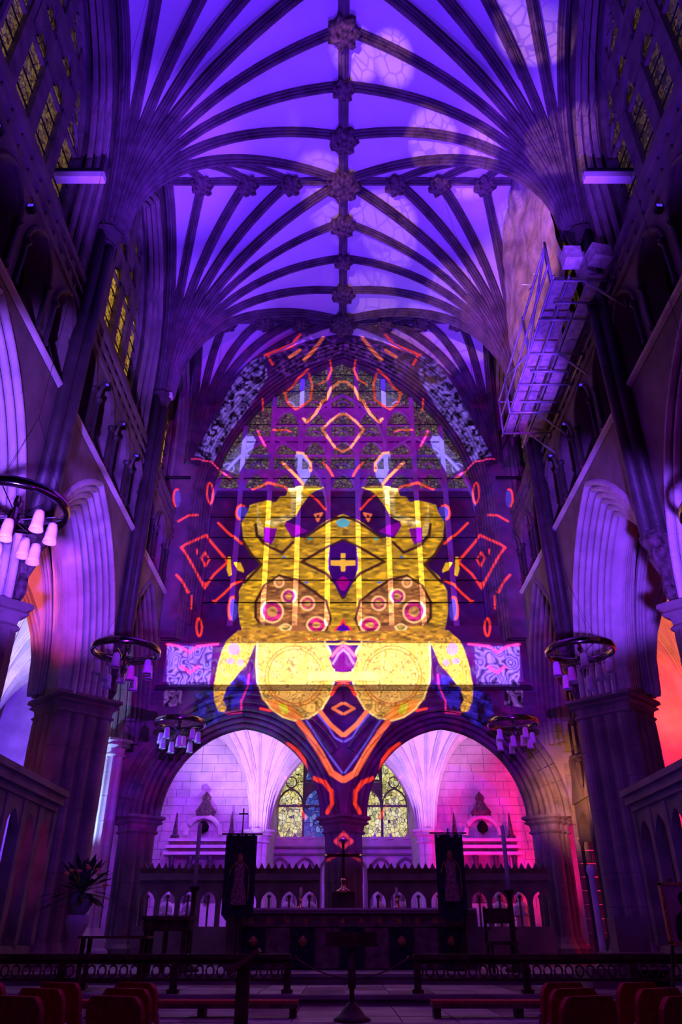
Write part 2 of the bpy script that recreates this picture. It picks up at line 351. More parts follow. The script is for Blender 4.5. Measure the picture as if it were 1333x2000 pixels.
M['boss'] = mat('carved_boss_paint', (.17, .10, .12), .7, scale=9, var=.45, bump=.8)
M['shadow'] = mat('shade_dark_stone', (.012, .010, .012), .95, spec=0)  # near-black: triforium recess shade put into the colour; also a dark shield
M['pane_dark'] = mat('unlit_stained_glass', (.22, .185, .15), .5, scale=4, var=.12, bump=.05)
M['glaze'] = glass_lit('backlit_clerestory_glass', [(.10,.05,.01), (.42,.20,.02), (.75,.42,.03), (.30,.14,.02)], .8, (1, 1.3, 1.3), .03, 8)
M['glaze_dim'] = glass_lit('dim_clerestory_glass', [(.02,.01,.005), (.10,.05,.015), (.22,.12,.03)], .35, (1, 1, 1), .03, 8)
M['glaze_mid'] = glass_lit('half_lit_clerestory_glass', [(.08,.04,.01), (.36,.18,.05), (.55,.32,.08), (.2,.1,.03)], .30, (1, 1.3, 1.3), .03, 8)
M['stained'] = glass_lit('backlit_figure_glass', [(.05,.05,.02), (.42,.38,.16), (.10,.09,.12), (.55,.50,.28), (.18,.08,.05), (.30,.29,.10)], .26, (1, 1, 1.2), .05, 7, (.16,.13,.10))
M['yellow'] = glass_lit('bright_yellow_east_glass', [(.30,.26,.05), (1.0,.92,.35), (.75,.62,.15), (1.0,.95,.55), (.2,.16,.05)], .85, (1, 1, .8), .02, 7.5)
M['brass'] = mat('polished_brass', (.72, .50, .20), .16, 1.0, .05, bump=0)
M['ringm'] = mat('dark_polished_bronze', (.24, .19, .26), .14, 1.0, .05, bump=0)
M['iron'] = mat('black_iron', (.02, .02, .022), .5, .6, bump=.05)
M['shade'] = mat('opal_glass_shade', (.85, .80, .85), .35, bump=0, var=.03)
M['wood'] = mat('dark_oak', (.075, .045, .03), .55, scale=5, var=.4)
M['wood2'] = mat('carved_oak', (.15, .09, .06), .6, scale=5, var=.35)
M['red'] = mat('red_seat_fabric', (.45, .05, .05), .95, scale=20, var=.2)
M['paper'] = mat('service_sheet_paper', (.80, .76, .74), .9, bump=0, var=.05)
M['cloth'] = mat('altar_frontal_cloth', (.24, .17, .15), .9, scale=6, var=.3)
M['linen'] = mat('white_linen', (.75, .72, .72), .9, var=.05)
M['candle'] = mat('candle_wax', (.72, .66, .60), .6, var=.05, bump=0)
M['banner'] = mat('navy_banner_cloth', (.035, .03, .055), .9, scale=12, var=.4)
M['bfig'] = mat('embroidered_figure', (.42, .28, .24), .9, scale=25, var=.4)
M['bgold'] = mat('gold_embroidery', (.60, .38, .10), .6, scale=30, var=.4)
M['leafm'] = mat('dark_green_leaf', (.05, .09, .03), .6, scale=6, var=.4, bump=0)
M['flower'] = mat('orange_petal', (.75, .33, .06), .7, bump=0)
M['sheet'] = mat('dusty_protective_sheeting', (.55, .44, .40), .75, scale=2.2, var=.35, bump=1.0, col2=(.30,.22,.24))
M['tube'] = mat('galvanised_scaffold_tube', (.55, .55, .60), .4, .5, bump=0)
M['plank'] = mat('pale_scaffold_board', (.62, .55, .48), .8, scale=8, var=.2)
M['lens'] = mat('blue_glow_block', (.05,.05,.2), .4, emit=(.10,.03,1.0,1.2), bump=0)  # emission put in for the lit triforium arch heads, no lamp there
M['floor'] = mat('floor_stone', (.30, .27, .27), .6, scale=1.2, var=.25, spec=.5)
M['icon'] = mat('icon_panel_paint', (.45, .30, .34), .6)
M['icondark'] = mat('icon_dark_figure', (.02, .015, .02), .6)

# ------------------------------------------------------------------ mesh kit
class MB:
    def __init__(s): s.v = []; s.f = []
    def box(s, x0, y0, z0, x1, y1, z1, rz=0, c=None):
        n = len(s.v); P = [(x, y, z) for z in (z0, z1) for x, y in ((x0, y0), (x1, y0), (x1, y1), (x0, y1))]
        if rz:
            cx, cy = c or ((x0+x1)/2, (y0+y1)/2); a, b = math.cos(rz), math.sin(rz)
            P = [(cx+(x-cx)*a-(y-cy)*b, cy+(x-cx)*b+(y-cy)*a, z) for x, y, z in P]
        s.v += P; s.f += [(n, n+3, n+2, n+1), (n+4, n+5, n+6, n+7)]+[(n+i, n+(i+1) % 4, n+4+(i+1) % 4, n+4+i) for i in range(4)]
        return s
    def rows(s, rows, closed=False, caps=False):
        n = len(s.v); w = len(rows[0])
        for r in rows: s.v += [tuple(p) for p in r]
        for j in range(len(rows)-1):
            for i in range(w if closed else w-1):
                k = (i+1) % w; s.f.append((n+j*w+i, n+j*w+k, n+(j+1)*w+k, n+(j+1)*w+i))
        if caps:
            s.f.append(tuple(n+i for i in range(w))[::-1]); s.f.append(tuple(n+(len(rows)-1)*w+i for i in range(w)))
        return s
    def lathe(s, prof, n=16, c=(0, 0, 0), lobes=0, amp=0):
        rows = []
        for r, z in prof:
            rows.append([(c[0]+r*(1+amp*math.cos(lobes*t))*math.cos(t), c[1]+r*(1+amp*math.cos(lobes*t))*math.sin(t), c[2]+z) for t in [2*math.pi*i/n for i in range(n)]])
        return s.rows(rows, True, True)
    def tube(s, pts, r, n=8, r2=None):
        rows = []; pts = [Vector(p) for p in pts]; m = len(pts)
        for i, p in enumerate(pts):
            t = (pts[min(i+1, m-1)]-pts[max(i-1, 0)]).normalized()
            a = t.orthogonal() if abs(t.z) > .9 else t.cross(Vector((0, 0, 1))); a.normalize(); b = t.cross(a)
            rr = r if r2 is None else r+(r2-r)*i/(m-1)
            rows.append([p+(a*math.cos(q)+b*math.sin(q))*rr for q in [2*math.pi*k/n for k in range(n)]])
        return s.rows(rows, True, True)
    def prism(s, poly, F, d0, d1):
        """polygon (u,z) extruded between depths d0 and d1 through frame F(u,z,d)"""
        n = len(s.v); k = len(poly)
        s.v += [tuple(F(u, z, d0)) for u, z in poly]+[tuple(F(u, z, d1)) for u, z in poly]
        s.f.append(tuple(range(n, n+k))); s.f.append(tuple(range(n+2*k-1, n+k-1, -1)))
        s.f += [(n+i, n+k+i, n+k+(i+1) % k, n+(i+1) % k) for i in range(k)]
        return s
    def build(s, name, m, parent=None, smooth=False, loc=None):
        me = bpy.data.meshes.new(name); me.from_pydata(s.v, [], s.f); me.materials.append(M[m] if isinstance(m, str) else m)
        if smooth: me.shade_smooth()
        o = bpy.data.objects.new(name, me); COL.objects.link(o)
        if parent: o.parent = parent
        if loc: o.location = loc
        return o
def empty(name, loc=(0, 0, 0), parent=None, rz=0):
    o = bpy.data.objects.new(name, None); COL.objects.link(o); o.location = loc; o.rotation_euler = (0, 0, rz); o.empty_display_size = .2
    if parent: o.parent = parent
    return o
def tag(o, label=None, cat=None, group=None, kind=None):
    if label: o['label'] = label
    if cat: o['category'] = cat
    if group: o['group'] = group
    if kind: o['kind'] = kind
    return o
def kids(o): return [c for c in bpy.data.objects if c.parent == o]
def copy_tree(o, parent=None, table=None):
    table = table or {}
    c = o.copy(); COL.objects.link(c)
    if parent: c.parent = parent
    for ch in table.get(o.name, kids(o) if not table else []): copy_tree(ch, c, table)
    return c
def tree_table(o):
    t = {}
    def rec(x):
        t[x.name] = kids(x)
        for k in t[x.name]: rec(k)
    rec(o); return t
def arc(uc, a, rise, zs, n=12):
    Rr = (a*a+rise*rise)/(2*a); c = Rr-a; tm = math.acos(max(-1, min(1, c/Rr)))
    half = [(Rr*math.cos(tm*i/n)-c, Rr*math.sin(tm*i/n)) for i in range(n+1)]
    return [(uc-x, zs+z) for x, z in half]+[(uc+x, zs+z) for x, z in half[::-1][1:]]
def arch_wall(mb, F, u0, u1, uc, a, rise, zs, zt, depth, zb=None, n=12):
    """wall from u0 to u1 up to zt, pierced by a pointed opening"""
    zb = zs if zb is None else zb; A = arc(uc, a, rise, zs, n)
    for d in (0, depth):
        mb.rows([[F(u, z, d) for u, z in A], [F(u, zt, d) for u, z in A]])
        for p, q in ((u0, uc-a), (uc+a, u1)):
            if q-p > .001: mb.rows([[F(p, zb, d), F(q, zb, d)], [F(p, zt, d), F(q, zt, d)]])
    full = ([(uc-a, zb)] if zb < zs else [])+A+([(uc+a, zb)] if zb < zs else [])
    mb.rows([[F(u, z, 0) for u, z in full], [F(u, z, depth) for u, z in full]])
    mb.rows([[F(u0, zt, 0), F(u1, zt, 0)], [F(u0, zt, depth), F(u1, zt, depth)]])
    return mb
def order_profile(w, d, k, amp, soffit, back):
    L = math.hypot(w, d); P = []
    for q in range(k):
        for fr, bb in ((0, -1.7), (.10, -1.2), (.15, .45), (.3, .88), (.5, 1), (.7, .88), (.85, .45), (.90, -1.2)):
            t = (q+fr)/k; b = amp*bb; P.append((w*t+b*d/L, d*t-b*w/L))
    P.append((w, d))
    if back:
        P += [(x, 2*d+soffit-y) for x, y in P[::-1]]; P = [(min(x, w), y) for x, y in P]
    else: P.append((w, d+soffit))
    return P
def voussoirs(F, uc, a, rise, zs, prof, nst, m, parent, name='voussoir', sub=2, gap=.006, clip=None):
    Rr = (a*a+rise*rise)/(2*a); c = Rr-a
    if clip is None:
        for sg in (-1, 1):
            rows = []
            for j in range(25):
                row = []
                for ro, d in prof:
                    rr = Rr-ro+.02; th = j/24*math.acos(max(-1, min(1, c/rr))); row.append(F(uc+sg*(rr*math.cos(th)-c), zs+rr*math.sin(th), d+.02))
                rows.append(row)
            MB().rows(rows).build('arch_core', m, parent)
    for sg in (-1, 1):
        for k in range(nst):
            t0, t1 = k/nst+(gap/4 if k else 0), (k+1)/nst-gap/4
            rows = []
            for j in range(sub+1):
                t = t0+(t1-t0)*j/sub; row = []
                for ro, d in prof:
                    rr = Rr-ro; tm = math.acos(max(-1, min(1, c/rr))); th = t*tm
                    row.append(F(uc+sg*(rr*math.cos(th)-c), zs+rr*math.sin(th), d))
                rows.append(row)
            if clip and any(clip(p) for r_ in rows for p in r_): continue
            mb = MB(); mb.rows(rows); mb.build(name, m, parent)

# ================================================================== SETTING
# ---- vault over the quire
def curve(S, T, s, off=0):
    a = .85; f = math.sqrt(max(0, 1-(1-s*a)**2))/math.sqrt(1-(1-a)**2)
    return Vector((S[0]+(T[0]-S[0])*s, S[1]+(T[1]-S[1])*s, S[2]+(T[2]-S[2])*f+off))
RIB = [(-.17,-.14), (-.17,.02), (-.145,.05), (-.11,.035), (-.105,.10), (-.075,.135), (-.05,.11), (-.045,.18), (0,.23), (.045,.18), (.05,.11), (.075,.135), (.105,.10), (.11,.035), (.145,.05), (.17,.02), (.17,-.14)]
def sweep(mb, pts, prof, side, sc=1.0):
    rows = []; m = len(pts)
    for i, p in enumerate(pts):
        t = (pts[min(i+1, m-1)]-pts[max(i-1, 0)]).normalized(); nrm = side.cross(t).normalized()
        if nrm.z > 0 or (abs(nrm.z) < 1e-4): nrm = -nrm if nrm.z > 0 else nrm
        rows.append([p+side*(w*sc)+nrm*(d*sc) for w, d in prof])
    mb.rows(rows); return mb
def conoid(S, targets, parent, sc=.80, n=16, ribs=None, rm='rib', wm='web', spread=.2):
    S = Vector(S)
    for i, T in enumerate(targets):
        T = Vector(T); d = Vector((T.x-S.x, T.y-S.y, 0)); 
        if d.length < 1e-3: continue
        d.normalize(); side = Vector((-d.y, d.x, 0)); B = S+d*spread
        if ribs is None or i in ribs:
            pts = [curve(B, T, (j/n)**1.5) for j in range(n+1)]
            # consistent downward/inward normal
            rows = []
            for j, p in enumerate(pts):
                t = (pts[min(j+1, n)]-pts[max(j-1, 0)]).normalized(); nr = side.cross(t)
                if nr.dot(Vector((d.x, d.y, -1))) < 0: nr = -nr
                rows.append([p+side*(w*sc)+nr*(q*sc) for w, q in RIB])
            MB().rows(rows).build('rib', rm, parent)
        if i+1 < len(targets):
            U = Vector(targets[i+1]); rows = []
            for j in range(n+1):
                s_ = (j/n)**1.5; row = []
                for q in range(5):
                    X = T.lerp(U, q/4); e = Vector((X.x-S.x, X.y-S.y, 0)).normalized(); bulge = .10*math.sin(math.pi*q/4)*s_
                    P = curve(S+e*spread, X, s_); P.z += .03+bulge; row.append(P)
                rows.append(row)
            MB().rows(rows).build('web', wm, parent, True)
ceiling = tag(empty('ceiling'), 'ribbed stone tierceron vault with limewashed cells over the quire', 'vault', kind='structure')
ZS, ZR, HB = 15.5, 21.4, 2.92
LX = [4.3, 2.92, 1.6]
SPR = [-0.18, 5.66, 11.5, 17.34]
for ys in SPR[1:]:
    for s in (-1, 1):
        tg = [(s*5.35, ys-HB, ZR)]+[(s*x, ys-HB, ZR) for x in LX]+[(0, ys+q*HB/2, ZR) for q in (-2, -1, 0, 1, 2)]+[(s*x, ys+HB, ZR) for x in LX[::-1]]+[(s*5.35, ys+HB, ZR)]
        conoid((s*5.42, ys, ZS), tg, ceiling)
for s in (-1, 1):
    yl = SPR[-1]+HB
    conoid((s*5.3, 21.15, ZS), [(s*5.35, yl, ZR-.2)]+[(s*x, yl, ZR) for x in LX]+[(0, yl, ZR), (0, 21.15, ZR)], ceiling)
def ridge(p, q, sc=1.0):
    p, q = Vector(p), Vector(q); d = (q-p).normalized(); side = Vector((-d.y, d.x, 0))
    rows = [[x+side*(w*sc)+Vector((0, 0, -1))*(h*sc) for w, h in RIB] for x in (p, q)]
    MB().rows(rows).build('ridge_rib', 'rib', ceiling)
ridge((0, 2.5, ZR-.02), (0, 21.2, ZR-.02), .85)
def boss(x, y, z, r, parent=None):
    mb = MB(); rows = []
    n, m = 24, 9
    for j in range(m+1):
        ph = math.pi*j/m; row = []
        for i in range(n):
            t = 2*math.pi*i/n; rr = r*(1+.16*math.cos(7*t)*math.sin(ph)+.12*noise.noise(Vector((math.cos(t)*3, math.sin(t)*3, ph*3+x+y))))
            row.append((rr*math.sin(ph)*math.cos(t), rr*math.sin(ph)*math.sin(t), -rr*.62*math.cos(ph)*1.0))
        rows.append(row)
    mb.rows(rows, True); return mb.build('boss', 'boss', parent or ceiling, False, (x, y, z))
for k in range(-1, 11):
    y = SPR[1]+(k+0)*HB/2
    if y > 20.6: break
    big = (k % 4 == 2) ; boss(0, y, ZR-.22, .50 if big else (.40 if k % 2 else .30))
for yl in (SPR[1]-HB, SPR[1]+HB, SPR[2]+HB, SPR[3]+HB):
    for s in (-1, 1):
        ridge((0, yl, ZR), (s*5.4, yl, ZR), .7)
        for x in LX: boss(s*x, yl, ZR-.2, .33)
# ---- arcade walls
def side_frame(s, x0): return lambda u, z, d: Vector((s*(x0+d), u, z))
ORD = order_profile(.85, .62, 6, .105, .16, True)
BAYS = [(-0.18, 5.66), (5.66, 11.5), (11.5, 17.34), (17.34, 22.0)]
def pier_poly(cx, cy, r, n=4, amp=.10):
    C = [(r, 0), (0, r), (-r, 0), (0, -r)]; P = []
    for k in range(4):
        (x0, y0), (x1, y1) = C[k], C[(k+1) % 4]
        for i in range(n):
            for j in range(4):
                t = (i+j/4)/n; b = amp*(abs(math.sin(math.pi*(j/4)))**.6); nx, ny = (x0+x1)/2, (y0+y1)/2; L = math.hypot(nx, ny)
                P.append((cx+x0+(x1-x0)*t+nx/L*b, cy+y0+(y1-y0)*t+ny/L*b))
    return P
def ringed(mb, cx, cy, prof, n=4, amp=.10):
    rows = []
    for r, z in prof: rows.append([(x, y, z) for x, y in pier_poly(cx, cy, r, n, amp*(1 if r < 1.0 else .4))])
    return mb.rows(rows, True, True)
def pier(cx, cy, r, z0, zc, parent, m='stone', n=4, amp=.10):
    p = empty('pier', (0, 0, 0), parent)
    ringed(MB(), cx, cy, [(r+.32, z0), (r+.32, z0+.35), (r+.22, z0+.42), (r+.24, z0+.6), (r+.10, z0+.7), (r+.02, z0+.85)], n, amp).build('base', m, p)
    z = z0+.85; k = 0
    while z < zc-.42:
        h = min(.62, zc-.40-z)
        ringed(MB(), cx, cy, [(r-.006*(k % 2), z+.003), (r-.006*(k % 2), z+h-.003)], n, amp).build('drum', m, p); z += h; k += 1
    ringed(MB(), cx, cy, [(r+.0, zc-.42), (r+.10, zc-.36), (r+.03, zc-.30), (r+.06, zc-.18), (r+.20, zc-.12), (r+.13, zc-.06), (r+.26, zc-.01), (r+.24, zc+.06)], n, .03).build('capital', m, p)
    return p
def traceried_window(F, u0, u1, zb, zs, rise, nl, parent, glass, dark_z=None, glass2=None, mm='stone_b', mw=.09, rows_z=(), d=0.0):
    """mullioned window in frame F: window frame, mullion parts, panes"""
    uc, a = (u0+u1)/2, (u1-u0)/2
    Rr = (a*a+rise*rise)/(2*a); c = Rr-a
    top = lambda u: zs+math.sqrt(max(0, Rr*Rr-(abs(u-uc)+c)**2))
    w = (u1-u0)/nl
    for i in range(1, nl):
        u = u0+w*i; t = top(u)-.05
        MB().prism([(u-mw/2, zb), (u+mw/2, zb), (u+mw/2, t), (u-mw/2, t)], F, d-.08, d+.12).build('mullion', mm, parent)
    # heads of the lights and reticulated tracery above
    for zrow in rows_z:
        for i in range(nl):
            ua = u0+w*i; ub = ua+w; um = (ua+ub)/2
            if top(um) < zrow+w*.9: continue
            pts = arc(um, w/2-mw/4, w*.62, zrow, 5)
            for q in (0,):
                out = [F(u, z, d+.0) for u, z in pts]
                MB().tube(out, .04, 6).build('tracery', mm, parent)
            if min(top(ua+.03), top(ub-.03)) > zrow+w*.8: arch_wall(MB(), F, ua, ub, um, w/2-mw*.8, w*.62, zrow, zrow+w*.84, .06, n=5).build('tracery_plate', mm, parent)
            mb = MB(); mb.tube([F(um+.16*w*math.cos(t)*1.3, zrow+w*.86+.16*w*math.sin(t)*1.3, d) for t in [2*math.pi*k/10 for k in range(11)]], .028, 5); mb.build('tracery', mm, parent)
            MB().prism([(ua, zrow-.05), (ub, zrow-.05), (ub, zrow+.03), (ua, zrow+.03)], F, d-.03, d+.06).build('tracery_bar', mm, parent)
    lv = [zb]+([dark_z] if dark_z else [])
    for i in range(nl):
        ua, ub = u0+w*i+mw/2, u0+w*(i+1)-mw/2
        cols = [ua+(ub-ua)*k/4 for k in range(5)]
        def pane(z0, z1f, gm):
            pl = [(u, max(z0+.01, z1f(u))) for u in cols]
            MB().rows([[F(u, z0, d+.05) for u in cols], [F(u, z, d+.05) for u, z in pl]]).build('pane', gm, parent)
        if dark_z:
            pane(zb, lambda u: min(dark_z, top(u)), glass2)
            if top((ua+ub)/2) > dark_z: pane(dark_z, top, glass)
        else: pane(zb, top, glass)
walls = {}
for s, nm in ((-1, 'wall_left'), (1, 'wall_right')):
    side = 'north' if s < 0 else 'south'
    w = tag(empty(nm), f'{"left" if s<0 else "right"} arcade wall of clustered piers, moulded arches, triforium and clerestory', 'wall', kind='structure'); walls[s] = w
    F = side_frame(s, 5.6)
    for bi, (y0, y1) in enumerate(BAYS):
        L = y1-y0; yc = y0+2.92 if L > 5 else (y0+y1)/2; ao = 2.86 if L > 5 else 2.30; ro = 4.4
        if bi > 0:
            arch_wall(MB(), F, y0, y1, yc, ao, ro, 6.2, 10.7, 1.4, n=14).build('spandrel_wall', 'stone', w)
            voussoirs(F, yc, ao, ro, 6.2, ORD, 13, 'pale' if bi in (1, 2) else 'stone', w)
        # string course: projecting moulding
        prof = [(0, -.06), (-.07, -.03), (-.09, .0), (-.09, .03), (0, .08)]
        MB().rows([[F(u, 10.78+z, d) for d, z in prof] for u in (y0, y1)]).build('string_course', 'pale', w)
        # triforium
        nt = 4 if L > 5 else 3; tw = L/nt; mb = MB()
        for k in range(nt):
            u0 = y0+k*tw; arch_wall(mb, F, u0, u0+tw, u0+tw/2, tw/2-.20, .75, 11.95, 12.85, .45, zb=10.9, n=6)
        mb.build('triforium_wall', 'stone', w)
        for k in range(nt):
            u0 = y0+k*tw
            MB().lathe([(.07, 0), (.07, .05), (.05, .08), (.05, .95), (.09, 1.02), (.09, 1.06)], 8, (s*5.56, u0+.2, 10.92)).build('colonnette', 'dark', w)
            MB().lathe([(.07, 0), (.07, .05), (.05, .08), (.05, .95), (.09, 1.02), (.09, 1.06)], 8, (s*5.56, u0+tw-.2, 10.92)).build('colonnette', 'dark', w)
            MB().tube([F(u, z, -.03) for u, z in arc(u0+tw/2, tw/2-.16, .80, 11.95, 6)], .05, 6).build('hood_mould', 'stone_b', w)
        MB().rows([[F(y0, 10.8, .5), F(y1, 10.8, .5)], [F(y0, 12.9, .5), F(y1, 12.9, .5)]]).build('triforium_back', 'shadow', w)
        # pierced parapet
        mb = MB(); np_ = int(L/.42)
        for z0, z1 in ((12.85, 13.0), (13.24, 13.32), (13.56, 13.72)): mb.prism([(y0, z0), (y1, z0), (y1, z1), (y0, z1)], F, -.05, .12)
        mb.build('parapet_rail', 'stone', w)
        mb = MB()
        for k in range(np_+1):
            u = y0+k*L/np_
            for z0, z1 in ((13.0, 13.24), (13.32, 13.56)): mb.prism([(u-.10, z0), (u+.10, z0), (u+.10, z1), (u-.10, z1)], F, 0, .08)
        o = mb.build('parapet_bars', 'stone', w); o['kind'] = 'stuff'
        MB().rows([[F(y0, 13.72, .1), F(y1, 13.72, .1)], [F(y0, 13.72, 1.5), F(y1, 13.72, 1.5)]]).build('gallery_floor', 'stone', w)
        # clerestory
        ac = L/2-.62
        yw = (y0+y1)/2
        arch_wall(MB(), F, y0, y1, yw, ac, max(ac*1.9, 3.6), 16.2, 21.6, .45, zb=13.0, n=12).build('clerestory_wall', 'stone_b', w)
        for q, (rr, dd) in enumerate(((0, -.02), (-.16, .10), (-.30, .22))):
            A = arc(yw, ac+rr, max(ac*1.9, 3.6)+rr, 16.2, 10); A = [(A[0][0], 13.7)]+A+[(A[-1][0], 13.7)]
            MB().tube([F(u, z, dd) for u, z in A], .07, 6).build('window_moulding', 'stone', w)
        FW = side_frame(s, 6.02)
        # reveal walls narrow to the glazing: solid backing below and round the glass
        arch_wall(MB(), FW, y0, y1, yw, ac-.35, max(ac*1.9, 3.6)-.35, 16.2, 21.9, .3, zb=12.9, n=12).build('reveal_wall', 'stone_b', w)
        MB().prism([(yw-ac, 12.9), (yw+ac, 12.9), (yw+ac, 14.85), (yw-ac, 14.85)], FW, -.02, .3).build('window_sill', 'stone', w)
        win = empty('clerestory_window', (0, 0, 0), w)
        traceried_window(FW, yw-ac+.35, yw+ac-.35, 14.85, 16.2, max(ac*1.9, 3.6)-.35, 4 if L > 5 else 3, win, M['glaze_dim'], dark_z=17.1, glass2=M['glaze_dim'] if s > 0 else M['glaze'] if bi >= 2 else M['glaze_mid'], rows_z=(16.8, 17.8, 18.8), mw=.34, d=.1)
        # stout saddle bars over the glass
        for z in (15.3, 15.8, 16.3, 16.8): MB().tube([FW(yw-ac+.35, z, .12), FW(yw+ac-.35, z, .12)], .018, 5).build('saddle_bar', 'iron', win)
    for yp in SPR[1:]+[]:
        # vaulting shafts up to the springing
        sh = empty('vaulting_shaft', (0, 0, 0), w)
        for dx, dy in ((-.10, 0), (.04, -.17), (.04, .17)):
            MB().lathe([(.13, 0), (.13, 15.45-7.5)], 10, (s*(5.46+dx), yp+dy, 7.5)).build('shaft', 'dark', sh, True)
        MB().lathe([(.03, -1.3), (.10, -1.1), (.08, -.8), (.20, -.45), (.18, -.3), (.28, -.1), (.28, 0)], 14, (s*5.52, yp, 7.6), 7, .08).build('corbel', 'boss', sh)
        MB().lathe([(.26, 0), (.22, .08), (.28, .22), (.34, .42), (.30, .5)], 14, (s*5.46, yp, 15.0), 6, .05).build('shaft_capital', 'dark', sh)
    for yp in SPR[2:]: pier(s*6.35, yp, .88, .15 if yp < 12 else .5, 6.2, w)
    pier(s*6.35, SPR[1], .88, .15, 6.2, w)
    # iron-tied timber beams across the clerestory passage
    for y in (10.0, 17.3, 23.4)[:2]:
        MB().box(min(s*5.1, s*6.85), y-.09, 15.34, max(s*5.1, s*6.85), y+.09, 15.50).build('tie_beam', 'pale', w)
        MB().box(min(s*5.15, s*6.85), y-.12, 15.50, max(s*5.15, s*6.85), y+.12, 15.58).build('beam_cap', 'iron', w)
    MB().tube([(s*5.15, 20.9, 14.85), (s*6.4, 20.9, 14.85)], .05, 6).build('tie_bar', 'iron', w)
    # parclose screens between the piers
    for y0, y1 in ((6.6, 10.6), (12.4, 16.45)):
        sc = empty('parclose_screen', (0, 0, 0), w); FS = side_frame(s, 6.05)
        MB().prism([(y0, .2), (y1, .2), (y1, 1.3), (y0, 1.3)], FS, 0, .18).build('plinth_wall', 'stone', sc)
        for k in range(6):
            u = y0+(y1-y0)*k/5
            MB().prism([(u-.09, 1.3), (u+.09, 1.3), (u+.09, 3.7), (u-.09, 3.7)], FS, -.03, .2).build('screen_post', 'stone_b', sc)
        mb = MB()
        for k in range(5):
            ua, ub = y0+(y1-y0)*k/5, y0+(y1-y0)*(k+1)/5; arch_wall(mb, FS, ua, ub, (ua+ub)/2, (ub-ua)/2-.1, .5, 3.0, 3.7, .12, n=5)
        mb.build('screen_tracery', 'stone_b', sc)
        for z0, z1, o in ((3.7, 3.82, .06), (3.82, 3.98, .16), (3.98, 4.1, .24)):
            MB().prism([(y0, z0), (y1, z0), (y1, z1), (y0, z1)], FS, -o, .18+o).build('cornice', 'stone', sc)
        for k in range(26):
            u = y0+(y1-y0)*(k+.5)/26; MB().prism([(u-.05, 4.1), (u+.05, 4.1), (u, 4.22)], FS, 0, .1).build('cresting', 'stone', sc)
    # aisle: outer wall, ribs and vault
    FA = side_frame(s, 11.4)
    aw = tag(empty(f'wall_aisle_{"left" if s<0 else "right"}'), f'outer aisle wall on the {"left" if s<0 else "right"}, washed with coloured light', 'wall', kind='structure')
    for bi, (y0, y1) in enumerate([(-.18, 5.66), (5.66, 11.5), (11.5, 17.34), (17.34, 23.2)]):
        yc = (y0+y1)/2
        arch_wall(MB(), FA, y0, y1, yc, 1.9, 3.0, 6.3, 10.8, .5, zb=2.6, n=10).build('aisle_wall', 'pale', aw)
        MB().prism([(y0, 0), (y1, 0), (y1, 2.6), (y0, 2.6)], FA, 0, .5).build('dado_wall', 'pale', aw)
        win = empty('aisle_window', (0, 0, 0), aw)
        traceried_window(FA, yc-1.9, yc+1.9, 2.6, 6.3, 3.0, 4, win, M['pane_dark'], rows_z=(6.0, 7.2), mm='pale', mw=.12, d=.3)
        for q in range(3): MB().lathe([(.13, 0), (.13, 5.0), (.2, 5.15), (.2, 5.25)], 10, (s*11.35, y1-.2+q*.2, 1.2)).build('wall_shaft', 'pale', aw, True)
    MB().rows([[(s*7.2, 24.6, 0), (s*11.9, 24.6, 0)], [(s*7.2, 24.6, 10.8), (s*11.9, 24.6, 10.8)]]).build('end_wall', 'pale', aw)
    av = tag(empty('ceiling_aisle'), f'small ribbed vault over the {"left" if s<0 else "right"} aisle', 'vault', kind='structure')
    for yp in SPR[1:]+[23.2]:
        for xs, sg in ((7.25, 1), (11.35, -1)):
            tg = [(s*xs, yp-HB, 10.0), (s*9.3, yp-HB, 10.2), (s*9.3, yp-HB/2, 10.2), (s*9.3, yp, 10.2), (s*9.3, yp+HB/2, 10.2), (s*9.3, yp+HB, 10.2), (s*xs, yp+HB, 10.0)]
            conoid((s*xs, yp, 6.4), tg, av, sc=.8, n=10, rm='pale', spread=.1)
        boss(s*9.3, yp+HB, 10.05, .28, av)

